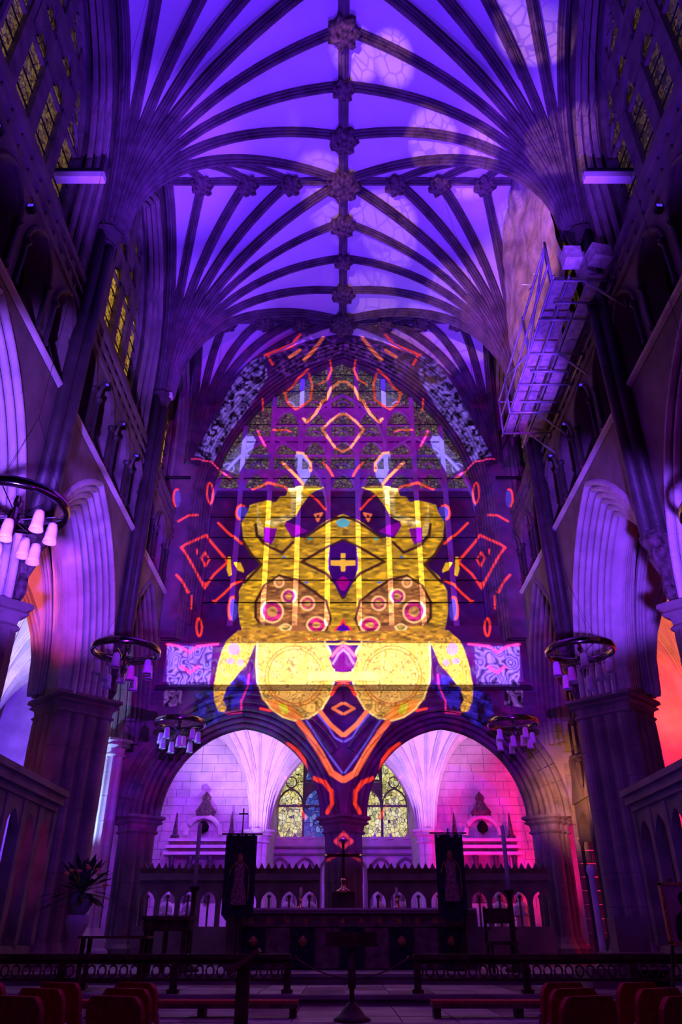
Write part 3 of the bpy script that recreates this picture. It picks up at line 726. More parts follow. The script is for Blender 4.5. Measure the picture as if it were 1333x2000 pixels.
# ---- east wall
we = tag(empty('wall_east'), 'east end wall with two lower arches, carved frieze and the great traceried window', 'wall', kind='structure')
FE = lambda u, z, d: Vector((u, 21.6+d, z))
AX = 2.9
for s in (-1, 1):
    u0, u1 = (.0, 7.15) if s > 0 else (-7.15, 0)
    arch_wall(MB(), FE, u0, u1, s*AX, 2.85 if False else 2.80, 3.05, 4.30, 7.86, 1.0, n=14).build('spandrel_wall', 'stone', we)
    voussoirs(FE, s*AX, 2.80, 3.05, 4.30, order_profile(.56, .42, 4, .055, .16, True), 11, 'stone_b', we)
    voussoirs(FE, s*AX, 3.34, 3.45, 4.30, [(-.02, 0), (.0, -.07), (.07, -.11), (.14, -.03), (.16, -.03), (.22, -.10), (.30, -.10), (.36, -.02), (.38, -.02), (.44, -.08), (.52, -.08), (.56, 0)], 11, 'stone_b', we, clip=lambda p: p.x*s < -.02)
    pier(s*5.72, 22.1, .50, .6, 4.30, we, 'stone', 3, .06)
    # masonry courses beside the arches, proud of the wall
    z = .9; k = 0; rnd = random.Random(5)
    while z < 7.6:
        h = .32; x = 6.22; 
        while x < 7.1:
            wd = rnd.uniform(.34, .58); x1 = min(7.14, x+wd)
            d = rnd.uniform(-.03, -.012); a_, b_ = s*x, s*x1; a_, b_ = min(a_, b_), max(a_, b_)
            MB().box(a_+.006, 21.6+d, z+.006, b_-.006, 21.62, z+h-.006).build('stone_block', rnd.choice(['stone', 'stone_b']), we)
            x = x1
        z += h
    # courses in the spandrel over the arches
    z = 5.0
    Rr = (3.34**2+3.45**2)/(6.68); c = Rr-3.34
    while z < 7.75:
        h = .34; x = .04
        while x < 6.2:
            wd = rnd.uniform(.5, .8); x1 = x+wd
            ok = True
            for xx_ in (x, x1):
                q = abs(xx_-AX)
                for zz_ in (z, z+h):
                    if (q+c)**2+(zz_-4.30)**2 < (Rr+.05)**2: ok = False
            if ok:
                a_, b_ = sorted((s*x, s*x1)); MB().box(a_+.006, 21.6+rnd.uniform(-.025, -.01), z+.006, b_-.006, 21.62, z+h-.006).build('stone_block', rnd.choice(['stone', 'stone', 'stone_b']), we)
            x = x1
        z += h
pier(0, 22.1, .52, .6, 4.30, we, 'stone', 3, .06)
MB().rows([[FE(-5.6, 7.78, 0), FE(5.6, 7.78, 0)], [FE(-5.6, 7.78, -.12), FE(5.6, 7.78, -.12)], [FE(-5.6, 7.88, -.12), FE(5.6, 7.88, -.12)], [FE(-5.6, 7.98, 0), FE(5.6, 7.98, 0)]]).build('string_course', 'dark', we)
# carved frieze: separate scroll-cut panels
for k in range(10):
    x0 = -5.4+k*1.08; nx, nz = 22, 26; rows = []
    for j in range(nz+1):
        row = []
        for i in range(nx+1):
            u, v = i/nx, j/nz; e = min(u, v, 1-u, 1-v)
            q = abs(u-.5); hgt = (.5+.5*math.sin(16*math.hypot(q-.22, v-.5)-3*math.atan2(v-.5, q-.22)))*.07*min(1, e*9)
            row.append(FE(x0+.003+u*1.074, 7.96+v*1.30, -hgt-.01))
        rows.append(row)
    MB().rows(rows).build('frieze_panel', 'pale', we)
MB().prism([(-5.6, 7.9), (5.6, 7.9), (5.6, 9.28), (-5.6, 9.28)], FE, .01, .7).build('frieze_backing', 'stone', we)
MB().rows([[FE(-5.6, 9.26, .0), FE(5.6, 9.26, .0)], [FE(-5.6, 9.27, -.06), FE(5.6, 9.27, -.06)], [FE(-5.6, 9.32, -.06), FE(5.6, 9.32, -.06)], [FE(-5.6, 9.34, .0), FE(5.6, 9.34, .0)], [FE(-5.6, 9.86, .06), FE(5.6, 9.86, .06)], [FE(-5.6, 10.02, .8), FE(5.6, 10.02, .8)]]).build('window_sill', 'stone', we)
# great window
FG = lambda u, z, d: Vector((u, 21.2+d, z))
arch_wall(MB(), FG, -6.4, 6.4, 0, 5.12, 7.3, 14.3, 22.4, .2, zb=9.3, n=22).build('gable_wall', 'stone', we)
voussoirs(FG, 0, 5.14, 7.3, 14.3, [(x, d) for x, d in order_profile(.46, .95, 7, .06, .25, False)], 20, 'stone_b', we)
for s in (-1, 1):
    prof = order_profile(.46, .95, 7, .06, .25, False)
    for k in range(8):
        z0, z1 = 9.3+k*.625+.006, 9.3+(k+1)*.625-.006
        MB().rows([[FG(s*(5.14-x), z, d) for x, d in prof] for z in (z0, z1)]).build('jamb_stone', 'stone_b', we)
gw = empty('great_window', (0, 0, 0), we)
FGW = lambda u, z, d: Vector((u, 22.3+d, z))
M['mull'] = M['pale']
traceried_window(FGW, -4.68, 4.68, 9.95, 14.3, 6.85, 9, gw, M['stained'], dark_z=15.2, glass2=M['pane_dark'], mm='pale', mw=.17, rows_z=(15.25, 16.7, 18.1), d=0)
for s in (-1, 1): MB().box(min(s*4.6, s*5.0), 22.2, 9.9, max(s*4.6, s*5.0), 22.5, 14.5).build('window_frame', 'stone', gw)
for z in [10.9+.8*k for k in range(13)]:
    hw = 4.6 if z < 14.6 else max(.6, math.sqrt(max(0, ((4.68**2+6.85**2)/9.36)**2-(z-14.3)**2))-((4.68**2+6.85**2)/9.36-4.68)-.1)
    MB().tube([(-hw, 22.27, z), (hw, 22.27, z)], .02, 5).build('saddle_bar', 'iron', gw)
# sub-arches of the tracery: two big intersecting arches and the rose above
for s in (-1, 1):
    MB().tube([FGW(u, z, -.02) for u, z in arc(s*2.6, 2.06, 3.2, 14.3, 12)], .075, 6).build('sub_arch', 'pale', gw)
MB().tube([FGW(u, z, -.02) for u, z in arc(0, 1.56, 2.6, 16.9, 12)], .075, 6).build('sub_arch', 'pale', gw)

# ---- retro-quire and lady chapel behind the arches
rq = tag(empty('wall_retroquire'), 'pale masonry wall and ribbed vault of the ambulatory seen through the east arches', 'wall', kind='structure')
rv = tag(empty('ceiling_retroquire'), 'white ribbed vault of the ambulatory behind the east arches', 'vault', kind='structure')
for s in (-1, 1):
    conoid((s*3.0, 28.1, 4.7), [(s*5.1, 28.4, 8.3), (s*5.1, 25.0, 8.6), (s*4.0, 25.0, 8.6), (s*3.0, 25.0, 8.6), (s*1.5, 25.0, 8.6), (0, 25.0, 8.6), (0, 26.6, 8.6), (0, 28.1, 8.2)], rv, .55, 12, rm='pale', spread=.2)
    conoid((s*7.2, 28.3, 4.7), [(s*5.1, 28.4, 8.3), (s*5.1, 25.0, 8.6), (s*6.2, 25.0, 8.6), (s*7.2, 25.0, 8.6), (s*9.0, 25.0, 8.6)], rv, .55, 12, rm='pale', spread=.2)
    for cx, rr in ((3.0, .34), (7.2, .30)): pier(s*cx, 28.3, rr, .6, 4.7, rq, 'pale', 2, .06)
    rnd = random.Random(11); z = .6; k = 0
    MB().rows([[(s*3.0, 29.0, .3), (s*9.2, 29.0, .3)], [(s*3.0, 29.0, 9.0), (s*9.2, 29.0, 9.0)]]).build('backing_wall', 'pale', rq)
    while z < 8.2:
        h = rnd.choice([.26, .30, .34]); x = 3.35+rnd.uniform(-.2, 0)
        while x < 7.0:
            x1 = min(7.2, x+rnd.uniform(.4, .85)); a_, b_ = sorted((s*x, s*x1))
            MB().box(a_+.008, 28.96+rnd.uniform(-.03, .0), z+.006, b_-.008, 29.02, z+h-.008).build('stone_block', 'pale', rq)
            x = x1
        z += h
    # respond piers continue to the Lady Chapel
    MB().box(min(s*2.75, s*3.1), 29.0, .3, max(s*2.75, s*3.1), 32.5, 10.6).build('chapel_side_wall', 'pale', rq)
MB().rows([[(-9.2, 22.6, 8.75), (9.2, 22.6, 8.75)], [(-9.2, 25.05, 8.75), (9.2, 25.05, 8.75)]]).build('web', 'web', rv)
MB().rows([[(-9.2, 25.0, 9.1), (9.2, 25.0, 9.1)], [(-9.2, 29.1, 9.1), (9.2, 29.1, 9.1)]]).build('roof_slab', 'web', rv)
arch_wall(MB(), lambda u, z_, d: Vector((u, 28.45+d, z_)), -3.1, 3.1, 0, 2.62, 3.3, 4.7, 9.1, .45, n=12).build('chapel_arch', 'pale', rq)
mbv = MB(); mbv.rows([[Vector((x, y, z)) for x, z in arc(0, 2.9, 3.4, 7.0, 10)] for y in (28.9, 32.5)]); mbv.build('chapel_vault', 'web', rv)
FL = lambda u, z, d: Vector((u, 32.5+d, z))
arch_wall(MB(), FL, -3.1, 3.1, 0, 2.7, 3.8, 5.8, 10.6, .4, zb=5.0, n=12).build('chapel_east_wall', 'pale', rq)
MB().prism([(-3.1, .3), (3.1, .3), (3.1, 5.0), (-3.1, 5.0)], FL, 0, .4).build('reredos_wall', 'pale', rq)
cw = empty('chapel_window', (0, 0, 0), rq)
M['blueglass'] = glass_lit('blue_east_glass', [(.03,.06,.45), (.10,.18,.9), (.02,.03,.25), (.25,.35,1.0)], .6, (1, 1, .8), .02, 6)
traceried_window(FL, -2.7, 2.7, 5.0, 5.8, 3.8, 5, cw, M['yellow'], rows_z=(6.2, 7.2), mm='stone', mw=.09, d=.1)
for k in range(6):
    arch_wall(MB(), FL, -3+k, -2+k, -2.5+k, .38, .5, 3.9, 4.75, .08, zb=2.4, n=5).build('blind_arch', 'stone', rq) if False else MB().tube([(-2.5+k+u, 32.42, z) for u, z in [(-.4, 2.4)]+arc(0, .4, .5, 3.7, 5)+[(.4, 2.4)]], .06, 6).build('blind_arch', 'stone', rq)
for z_ in (4.55, 4.3): MB().box(-3, 32.35, z_, 3, 32.5, z_+.08).build('string_course', 'stone', rq)
for k in range(9): MB().prism([(-2.6+.65*k-.12, 4.9), (-2.6+.65*k+.12, 4.9), (-2.6+.65*k, 5.16)], FL, -.1, 0).build('cresting', 'pale', rq)

for q_, o_ in enumerate([c_ for c_ in kids(cw) if c_.name.startswith('pane')]):
    if q_ == 1: o_.data.materials[0] = M['blueglass']
# ---- floor, steps and paving
fl = tag(empty('floor'), 'stone paving and sanctuary steps in dim violet light', 'floor', kind='structure')
MB().box(-12, -4, -.2, 12, 8.6, .13).build('nave_floor', 'floor', fl)
MB().box(-12, 8.6, -.2, 12, 10.3, .33).build('step', 'floor', fl)
MB().box(-12, 10.3, -.2, 12, 12.8, .55).build('step', 'floor', fl)
MB().box(-12, 12.8, -.2, 12, 15.5, .69).build('step', 'floor', fl)
MB().box(-12, 15.5, -.2, 12, 38, .86).build('step', 'floor', fl)
rnd = random.Random(2)
for (ya, yb, zf, nx, ny, hw) in ((10.32, 12.72, .55, 16, 3, 5.2), (12.84, 15.4, .69, 16, 3, 5.2)):
    dx, dy = 2*hw/nx, (yb-ya)/ny
    for i in range(nx):
        for j in range(ny):
            MB().box(-hw+i*dx+.008, ya+j*dy+.008, zf-.01, -hw+(i+1)*dx-.008, ya+(j+1)*dy-.008, zf+.016+rnd.uniform(0, .006)).build('paving_slab', rnd.choice(['floor', 'floor', 'stone_b']), fl)
for y, z in ((8.6, .33), (10.3, .55), (12.8, .69), (15.5, .86)):
    MB().box(-5.3, y-.05, z-.04, 5.3, y+.10, z+.012).build('step_nosing', 'floor', fl)
# ==== PART2 ====
# ================================================================== THINGS
def at(px, py, Y):
    k = (1000-py)/1440.0; sn, cs = math.sin(R(30.1)), math.cos(R(30.1)); t = (sn+k*cs)/(cs-k*sn)
    return -.07+(px-667)*Y*(cs+t*sn)/1440.0, EYE+Y*t
def part(mb, name, m, p, smooth=False): return mb.build(name, m, p, smooth)
SA = .86   # sanctuary floor

# ---- ring chandeliers
def make_ring(label, x, y, z, jig=0, lean=0):
    t = tag(empty('ring_chandelier', (x, y, z)), label, 'chandelier', 'ring chandeliers with hanging glass bells')
    rp_ = [(.63, -.07), (.68, -.07), (.70, -.03), (.70, .03), (.68, .07), (.63, .07), (.61, .03), (.61, -.03)]
    part(MB().rows([[(r_*math.cos(q*math.pi/24), r_*math.sin(q*math.pi/24), z_) for r_, z_ in rp_] for q in range(49)], True), 'ring_band', 'ringm', t, True)
    part(MB().lathe([(.03, .15), (.05, .05), (.03, -.02), (.07, -.12), (.08, -.22), (.05, -.32), (.07, -.40), (.03, -.50), (.01, -.56)], 12, (0, 0, 0), 6, .12), 'hub', 'ringm', t)
    for k in range(3):
        a = 2*math.pi*k/3+.4+jig
        part(MB().tube([(.65*math.cos(a), .65*math.sin(a), .04), (0, 0, 1.5)], .0035, 5), 'stay_wire', 'iron', t)
        part(MB().tube([(.62*math.cos(a), .62*math.sin(a), -.02), (.05*math.cos(a), .05*math.sin(a), -.10)], .008, 5), 'spoke', 'iron', t)
    part(MB().tube([(0, 0, 1.5), (lean, 0, 21.3-z)], .004, 5), 'suspension_wire', 'iron', t)
    for k in range(9):
        a = 2*math.pi*k/9+jig; lo = k % 2; r_ = .52 if not lo else .40; zt = -.22 if not lo else -.42
        part(MB().tube([(.10*math.cos(a), .10*math.sin(a), -.2), (r_*math.cos(a), r_*math.sin(a), zt+.10), (r_*math.cos(a), r_*math.sin(a), zt)], .007, 5), 'lamp_arm', 'ringm', t)
        b = part(MB().lathe([(.035, 0), (.06, -.015), (.072, -.10), (.078, -.22), (.092, -.29), (.085, -.29), (.07, -.22), (.05, -.03)], 14, (r_*math.cos(a), r_*math.sin(a), zt)), 'glass_bell', 'shade', t, True)
    return t
make_ring('ring chandelier cut by the left picture edge, nearest and largest on the left', -4.47, 8.6, 6.48, .2)
make_ring('ring chandelier in front of the capital of the left clustered pier', -4.45, 14.4, 6.48, .5)
make_ring('small ring chandelier over the crown of the left east arch, left of the frieze', -4.45, 20.2, 6.48, .1)
make_ring('ring chandelier cut by the right picture edge', 5.25, 8.6, 6.48, .7)
make_ring('ring chandelier in front of the right clustered pier', 4.80, 14.4, 6.48, .3, -1.88)
make_ring('small ring chandelier at the haunch of the right east arch', 4.60, 20.2, 6.48, .9)

# ---- high altar
x0, zt = at(682, 1775, 18.0); 
al = tag(empty('altar', (0.0, 18.2, SA)), 'long high altar with dark panelled frontal below the middle pier', 'altar')
AXC = .17; AH = zt-SA
part(MB().box(AXC-2.36, -.45, 0, AXC+2.36, .5, AH-.12), 'body', 'wood2', al)
part(MB().box(AXC-2.62, -.55, AH-.10, AXC+2.62, .6, AH), 'mensa', 'stone', al)
part(MB().box(AXC-2.62, -.558, AH-.03, AXC+2.62, .62, AH+.008), 'altar_cloth', 'linen', al)
for s in (-1, 1): part(MB().box(AXC+s*2.5-.13, -.50, 0, AXC+s*2.5+.13, .4, AH-.1), 'side_pier', 'stone_b', al)
part(MB().box(AXC-2.34, -.48, AH-.34, AXC+2.34, -.44, AH-.12), 'frontlet', 'cloth', al)
for k in range(9):
    x = AXC-2.3+k*.515; 
    p_ = part(MB().box(x, -.475, .02, x+.47, -.445, AH-.36), 'frontal_panel', 'cloth' if k % 2 else 'banner', al)
    if k % 2 == 0: part(MB().lathe([(.0, -.1), (.08, -.05), (.10, 0), (.08, .05), (0, .12)], 8, (x+.235, -.47, AH*.45)), 'motif', 'bgold', p_)
for k in range(12): part(MB().box(AXC-2.2+k*.39, -.492, AH-.28, AXC-2.1+k*.39, -.478, AH-.18), 'orphrey_motif', 'bgold', al)
cr = tag(empty('altar_cross', (-.02, 18.15, SA+AH)), 'standing cross with red-lit arms on the middle of the altar', 'cross')
part(MB().box(-.25, -.14, .0, .25, .14, .32), 'base_chest', 'wood', cr); part(MB().lathe([(.16, .32), (.16, .36), (.06, .40), (.04, .5), (.07, .55), (.03, .6)], 12), 'knop', 'brass', cr, True)
part(MB().box(-.03, -.02, .6, .03, .02, 1.42), 'upright', 'brass', cr); part(MB().box(-.38, -.02, 1.03, .38, .02, 1.09), 'crossbar', 'brass', cr)
for s in (-1, 1): part(MB().lathe([(0, 0), (.045, .03), (0, .06)], 8, (s*.38, 0, 1.03)), 'finial', 'brass', cr)
for k, (dx, lab) in enumerate(((-1.05, 'short altar candle left of the standing cross'), (1.05, 'short altar candle right of the standing cross'))):
    c = tag(empty('candlestick', (dx+.1, 18.15, SA+AH)), lab, 'candlestick', 'candles on the altar'); part(MB().lathe([(.09, 0), (.09, .03), (.03, .06), (.03, .2), (.06, .23)], 12), 'stick', 'brass', c, True); part(MB().lathe([(.03, .23), (.03, .42)], 10), 'candle', 'candle', c, True)

# ---- open stone screen behind the altar
for s in (-1, 1):
    sc = tag(empty('pierced_screen', (0, 21.3, SA)), f'pierced stone screen with small traceried lights behind the {"left" if s<0 else "right"} half of the altar', 'screen')
    FS = lambda u, z, d: Vector((u, d, z))
    ua, ub = (.62, 5.3); n = 9; w_ = (ub-ua)/n
    part(MB().box(min(s*ua, s*ub), 0, 0, max(s*ua, s*ub), .22, .82), 'plinth', 'stone', sc)
    for k in range(n):
        a_, b_ = sorted((s*(ua+k*w_), s*(ua+(k+1)*w_))); mb = MB()
        arch_wall(mb, FS, a_, b_, (a_+b_)/2, w_/2-.06, .26, 1.35, 1.86, .12, zb=.82, n=5)
        fr = part(mb, 'tracery_panel', 'stone_b', sc)
        part(MB().tube([((a_+b_)/2, .06, .82), ((a_+b_)/2, .06, 1.45)], .028, 5), 'mullion', 'stone_b', sc)
        part(MB().lathe([(0, 0), (.05, .03), (.05, .07), (0, .1)], 6, ((a_+b_)/2, .05, 1.44)), 'cusp', 'stone_b', sc)
    part(MB().box(min(s*ua, s*ub), -.06, 1.86, max(s*ua, s*ub), .28, 2.02), 'lintel', 'stone', sc)
    part(MB().box(min(s*ua, s*ub), -.02, 2.02, max(s*ua, s*ub), .24, 2.14), 'frieze', 'wood2', sc)
    for k in range(26):
        u = s*(ua+(ub-ua)*(k+.5)/26); part(MB().prism([(u-.07, 2.14), (u+.07, 2.14), (u, 2.28)], FS, .06, .14), 'crest_leaf', 'stone_b', sc)
# images standing behind the screen, lit violet, yellow and pink
figs = [(-4.95,'far left'),(-4.3,'second from the left'),(-1.55,'left of the middle pier, outer'),(-.95,'left of the middle pier, inner'),(1.0,'right of the middle pier, inner'),(1.65,'right of the middle pier, outer'),(4.35,'second from the right'),(4.95,'far right')]
for i, (x, w_) in enumerate(figs):
    o = tag(empty('statue', (x, 23.3, SA)), f'robed stone statue behind the pierced screen, {w_}', 'statue', 'statues behind the pierced screens')
    part(MB().box(-.2, -.15, 0, .2, .15, .45), 'pedestal', 'pale', o)
    part(MB().lathe([(.20, .45), (.19, .6), (.16, .9), (.17, 1.15), (.20, 1.32), (.12, 1.42), (.06, 1.46)], 12, (0, 0, 0), 5, .06), 'robe', 'pale', o, True)
    part(MB().lathe([(.05, 1.44), (.09, 1.52), (.10, 1.60), (.07, 1.68), (0, 1.71)], 10), 'head', 'pale', o, True)
    for s in (-1, 1): part(MB().tube([(s*.17, 0, 1.32), (s*.22, -.08, 1.1), (s*.06, -.18, 1.15)], .05, 6), 'arm', 'pale', o, True)

# ---- wall monuments in the ambulatory
for s in (-1, 1):
    o = tag(empty('wall_monument', (s*5.0, 28.6, .86)), f'classical wall monument with obelisks and arched pediment, behind the {"left" if s<0 else "right"} east arch', 'monument')
    part(MB().box(-1.15, -.15, 0, 1.15, .3, 1.6), 'chest', 'pale', o)
    for k in range(3):
        part(MB().box(-1.3+.05*k, -.35+.05*k, 3.1+.22*k, 1.3-.05*k, .3, 3.2+.22*k), 'cornice', 'pale', o)
    part(MB().box(-1.15, -.2, 3.2, 1.15, .3, 3.55), 'entablature', 'wood2', o)
    for x in (-1.0, -.35, .35, 1.0): part(MB().lathe([(.11, 0), (.09, .1), (.08, 1.3), (.12, 1.45)], 10, (x, -.22, 1.62)), 'column', 'dark', o, True)
    part(MB().box(-.9, .0, 1.6, .9, .1, 3.1), 'inscription_panel', 'stone', o)
    A_ = arc(0, .62, .63, 3.75, 8); part(MB().tube([(u, -.1, z) for u, z in A_], .09, 6), 'pediment_arch', 'pale', o)
    part(MB().lathe([(.0, -.2), (.18, -.1), (.2, .05), (.1, .2), (0, .25)], 10, (0, -.1, 4.0)), 'shield', 'shadow', o)
    for x in (-1.0, 1.0): part(MB().lathe([(.16, 0), (.16, .1), (.1, .14), (.02, .85), (0, .9)], 4, (x, -.05, 3.64)), 'obelisk', 'boss', o)
    part(MB().lathe([(.3, 0), (.34, .15), (.2, .35), (.12, .5), (.16, .65), (0, .85)], 10, (0, .0, 4.4), 5, .15), 'crest', 'boss', o)

# ---- banners
def banner(x, y, ztop, h, w_, label, flip):
    o = tag(empty('processional_banner', (x, y, SA)), label, 'banner', 'processional banners beside the altar')
    z1 = ztop-SA
    part(MB().tube([(0, 0, 0), (0, 0, z1+.12)], .018, 8), 'pole', 'wood', o, True)
    part(MB().lathe([(.2, 0), (.2, .04), (.05, .08), (.03, .2)], 14), 'foot', 'iron', o, True)
    part(MB().tube([(-w_*.66, 0, z1+.03), (w_*.66, 0, z1+.03)], .018, 6), 'crossbar', 'wood', o, True)
    if not flip:
        f = part(MB().box(-.012, -.01, z1+.12, .012, .01, z1+.55), 'finial_cross', 'iron', o); part(MB().box(-.10, -.01, z1+.42, .10, .01, z1+.45), 'finial_arm', 'iron', o)
    rows = []
    for j in range(13):
        v = j/12; row = []
        for i in range(13):
            u = i/12-.5; zb = z1-h*v
            if v > .88: zb += 0 if not flip else .0
            dz = (.14*(1-(2*u)**2) if flip else .06*math.cos(u*math.pi*6))*max(0, v-.8)/.2
            row.append((u*w_, -.04+.018*math.sin(u*16+v*3), zb-dz))
        rows.append(row)
    cl = part(MB().rows(rows), 'cloth', 'banner', o, True)
    for k in range(4): part(MB().box(-w_*.42+k*w_*.25, -.045, z1-.06, -w_*.32+k*w_*.25, -.02, z1+.03), 'hanging_tab', 'shade' if flip else 'banner', o)
    fg = part(MB().lathe([(.0, 0), (.17, .02), (.15, .25), (.10, .5), (.13, .68), (.09, .78), (.04, .82)], 10, (0, -.05, z1-h*.86)), 'robed_figure', 'bfig', cl)
    fg.scale = (1, .25, 1); fg.location.y = -.035
    hd = part(MB().lathe([(.0, 0), (.055, .03), (.06, .09), (.04, .14), (0, .16)], 10, (0, -.05, z1-h*.86+.82)), 'figure_head', 'bgold', cl); hd.scale = (1, .25, 1); hd.location.y = -.04
    part(MB().tube([(u, -.075, z) for u, z in arc(0, .2, .28, z1-h*.5, 8)]+[(.2, -.075, z1-h*.8)], .012, 5), 'halo_border', 'bgold', cl)
    return o
bx, bz = at(474, 1632, 17.2); banner(bx, 17.2, bz, 1.55, .66, 'dark banner with a robed figure and a cross-topped pole, left of the altar', False)
bx2, bz2 = at(876, 1630, 17.2); banner(bx2, 17.2, bz2, 1.50, .60, 'dark round-bottomed banner hung from white tabs, right of the altar', True)

# ---- tall processional candles
def candle(px, pt, pm, y, label, lean=0):
    x, z = at(px, pt, y); xm, zm = at(px, pm, y)
    o = tag(empty('standing_candle', (x, y, SA)), label, 'candle', 'tall candles flanking the altar'); o.rotation_euler = (0, lean, 0)
    part(MB().lathe([(.22, 0), (.22, .05), (.10, .10), (.06, .2), (.045, .3), (.045, (zm-SA)*.6), (.07, (zm-SA)*.62), (.045, (zm-SA)*.66), (.05, zm-SA-.1), (.11, zm-SA-.02), (.11, zm-SA)], 14), 'stand', 'wood', o, True)
    part(MB().lathe([(.045, zm-SA), (.043, z-SA-.05), (.03, z-SA)], 12), 'wax', 'candle', o, True)
    part(MB().lathe([(.006, z-SA), (.004, z-SA+.04)], 5), 'wick', 'iron', o)
candle(392, 1608, 1732, 16.6, 'tall pale candle on a dark turned stand left of the altar, behind the desk')
candle(982, 1612, 1738, 16.5, 'tall pale candle on a dark stand right of the altar, by the armchair')

# ---- credence desk, chair
def box_frame(o, w_, d_, h_, m, leg=.06):
    for sx in (-1, 1):
        for sy in (-1, 1): part(MB().box(sx*w_/2-leg/2*(1+sx), sy*d_/2-leg/2*(1+sy), 0, sx*w_/2+leg/2*(1-sx), sy*d_/2+leg/2*(1-sy), h_), 'leg', m, o)
x, z = at(332, 1790, 15.8); o = tag(empty('credence_table', (x, 15.8, SA)), 'dark narrow table with a pale-edged top, in front of the left east respond', 'table')
box_frame(o, .78, .45, z-SA-.22, 'wood', .09); part(MB().box(-.42, -.25, z-SA-.24, .42, .25, z-SA-.06), 'drawer_box', 'wood', o); part(MB().box(-.45, -.28, z-SA-.06, .45, .28, z-SA), 'table_top', 'wood2', o)
part(MB().box(-.04, -.2, 0, .04, -.14, z-SA-.2), 'centre_post', 'wood', o); part(MB().box(-.36, .15, .2, .36, .2, .28), 'stretcher', 'wood', o)
x, z = at(975, 1770, 15.75); o = tag(empty('sanctuary_chair', (x, 15.78, SA)), 'dark high-backed wooden chair right of the altar', 'chair')
box_frame(o, .5, .48, .45, 'wood', .05); part(MB().box(-.26, -.24, .45, .26, .24, .51), 'seat', 'wood', o)
for s in (-1, 1): part(MB().box(s*.24-.025, .18, .5, s*.24+.025, .23, z-SA), 'back_post', 'wood', o); part(MB().box(s*.24-.02, -.22, .68, s*.24+.02, .2, .73), 'arm_rest', 'wood', o)
part(MB().box(-.24, .19, .80, .24, .22, z-SA-.03), 'back_panel', 'wood', o)

# ---- communion rails with pierced fretwork
def rail(x0, x1, y, zf, label, ends):
    zt = 1.21; o = tag(empty('altar_rail', ((x0+x1)/2, y, zf)), label, 'rail', 'low altar rails across the quire'); H = zt-zf; hw = (x1-x0)/2
    part(MB().box(-hw, -.09, H-.07, hw, .09, H), 'top_rail', 'wood', o); part(MB().box(-hw, -.04, H-.13, hw, .04, H-.07), 'under_rail', 'wood', o)
    part(MB().box(-hw, -.03, H-.35, hw, .03, H-.31), 'lower_rail', 'wood', o)
    n = max(2, int((x1-x0)/1.35)); 
    for k in range(n+1):
        x = -hw+.05+(2*hw-.1)*k/n; ps = part(MB().box(x-.05, -.05, 0, x+.05, .05, H-.07), 'post', 'wood', o)
        part(MB().box(x-.08, -.08, 0, x+.08, .08, .07), 'post_foot', 'wood', ps)
    m_ = int((x1-x0)/.16)
    for k in range(m_):
        x = -hw+(k+.5)*2*hw/m_
        part(MB().tube([(x+.06*math.cos(t), 0, H-.22+.075*math.sin(t)) for t in [2*math.pi*q/8 for q in range(9)]], .016, 5), 'fret_ring', 'wood2', o)
    return o
rail(-6.0, -.82, 13.0, .69, 'dark wooden altar rail with ring fretwork, left of the gap', 1)
rail(1.02, 6.0, 13.0, .69, 'dark wooden altar rail with ring fretwork, right of the gap', 1)
o = tag(empty('rope_barrier', (.1, 13.0, 1.18)), 'thin rope sagging across the gap between the altar rails', 'rope')
part(MB().tube([(-.86+1.72*k/16, 0, -.26*(1-(2*k/16-1)**2)-.02) for k in range(17)], .012, 6), 'rope', 'wood2', o, True)
for s in (-1, 1): part(MB().lathe([(.03, -.03), (.03, .01)], 8, (s*.86, 0, -.0)), 'hook', 'brass', o)
# ---- kneelers below the rails
for x0, x1, lab in ((-5.2, -.60, 'long low kneeling bench before the left altar rail'), (1.05, 5.2, 'long low kneeling bench before the right altar rail')):
    o = tag(empty('kneeler', ((x0+x1)/2, 10.95, .55)), lab, 'bench', 'kneeling benches'); hw = (x1-x0)/2
    part(MB().box(-hw, -.16, .12, hw, .16, .17), 'kneeling_board', 'wood2', o); part(MB().box(-hw, -.15, .17, hw, .15, .20), 'pad', 'red', o)
    for k in range(5): x = -hw+.06+(2*hw-.12)*k/4; part(MB().box(x-.04, -.13, 0, x+.04, .13, .12), 'support', 'wood', o)
# ---- reading stand and lectern
o = tag(empty('reading_stand', (.06, 10.5, .33+.22)), 'broad dark reading stand on a slim pole, in the middle before the altar', 'lectern')
x, z = at(683, 1818, 10.5); h = z-.55
part(MB().box(-.31, -.03, h-.15, .31, .03, h-.01).box(-.33, -.08, h-.17, .33, .0, h-.14), 'book_rest', 'wood', o)
part(MB().lathe([(.045, .1), (.03, .2), (.03, h*.35), (.05, h*.38), (.05, h*.60), (.03, h*.63), (.028, h-.14)], 12), 'pole', 'wood', o, True)
part(MB().lathe([(.22, 0), (.22, .04), (.16, .07), (.10, .14), (.05, .2)], 16), 'foot', 'wood', o, True)
x, z = at(478, 1878, 9.6); o = tag(empty('side_lectern', (x, 9.6, .33)), 'small dark lectern with a steep slanted top, left of the reading stand', 'lectern')
part(MB().tube([(-.17, 0, z-.33-.07), (.17, 0, z-.33+.07)], .025, 6), 'edge_moulding', 'wood2', o)
d_ = part(MB().box(-.2, -.15, -.02, .2, .15, .02), 'desk_top', 'wood2', o); d_.location = (0, 0, z-.33); d_.rotation_euler = (0, R(-34), 0)
part(MB().box(-.07, -.05, 0, .07, .05, z-.33-.04), 'stem', 'wood', o); part(MB().box(-.2, -.16, 0, .2, .16, .05), 'foot', 'wood', o)

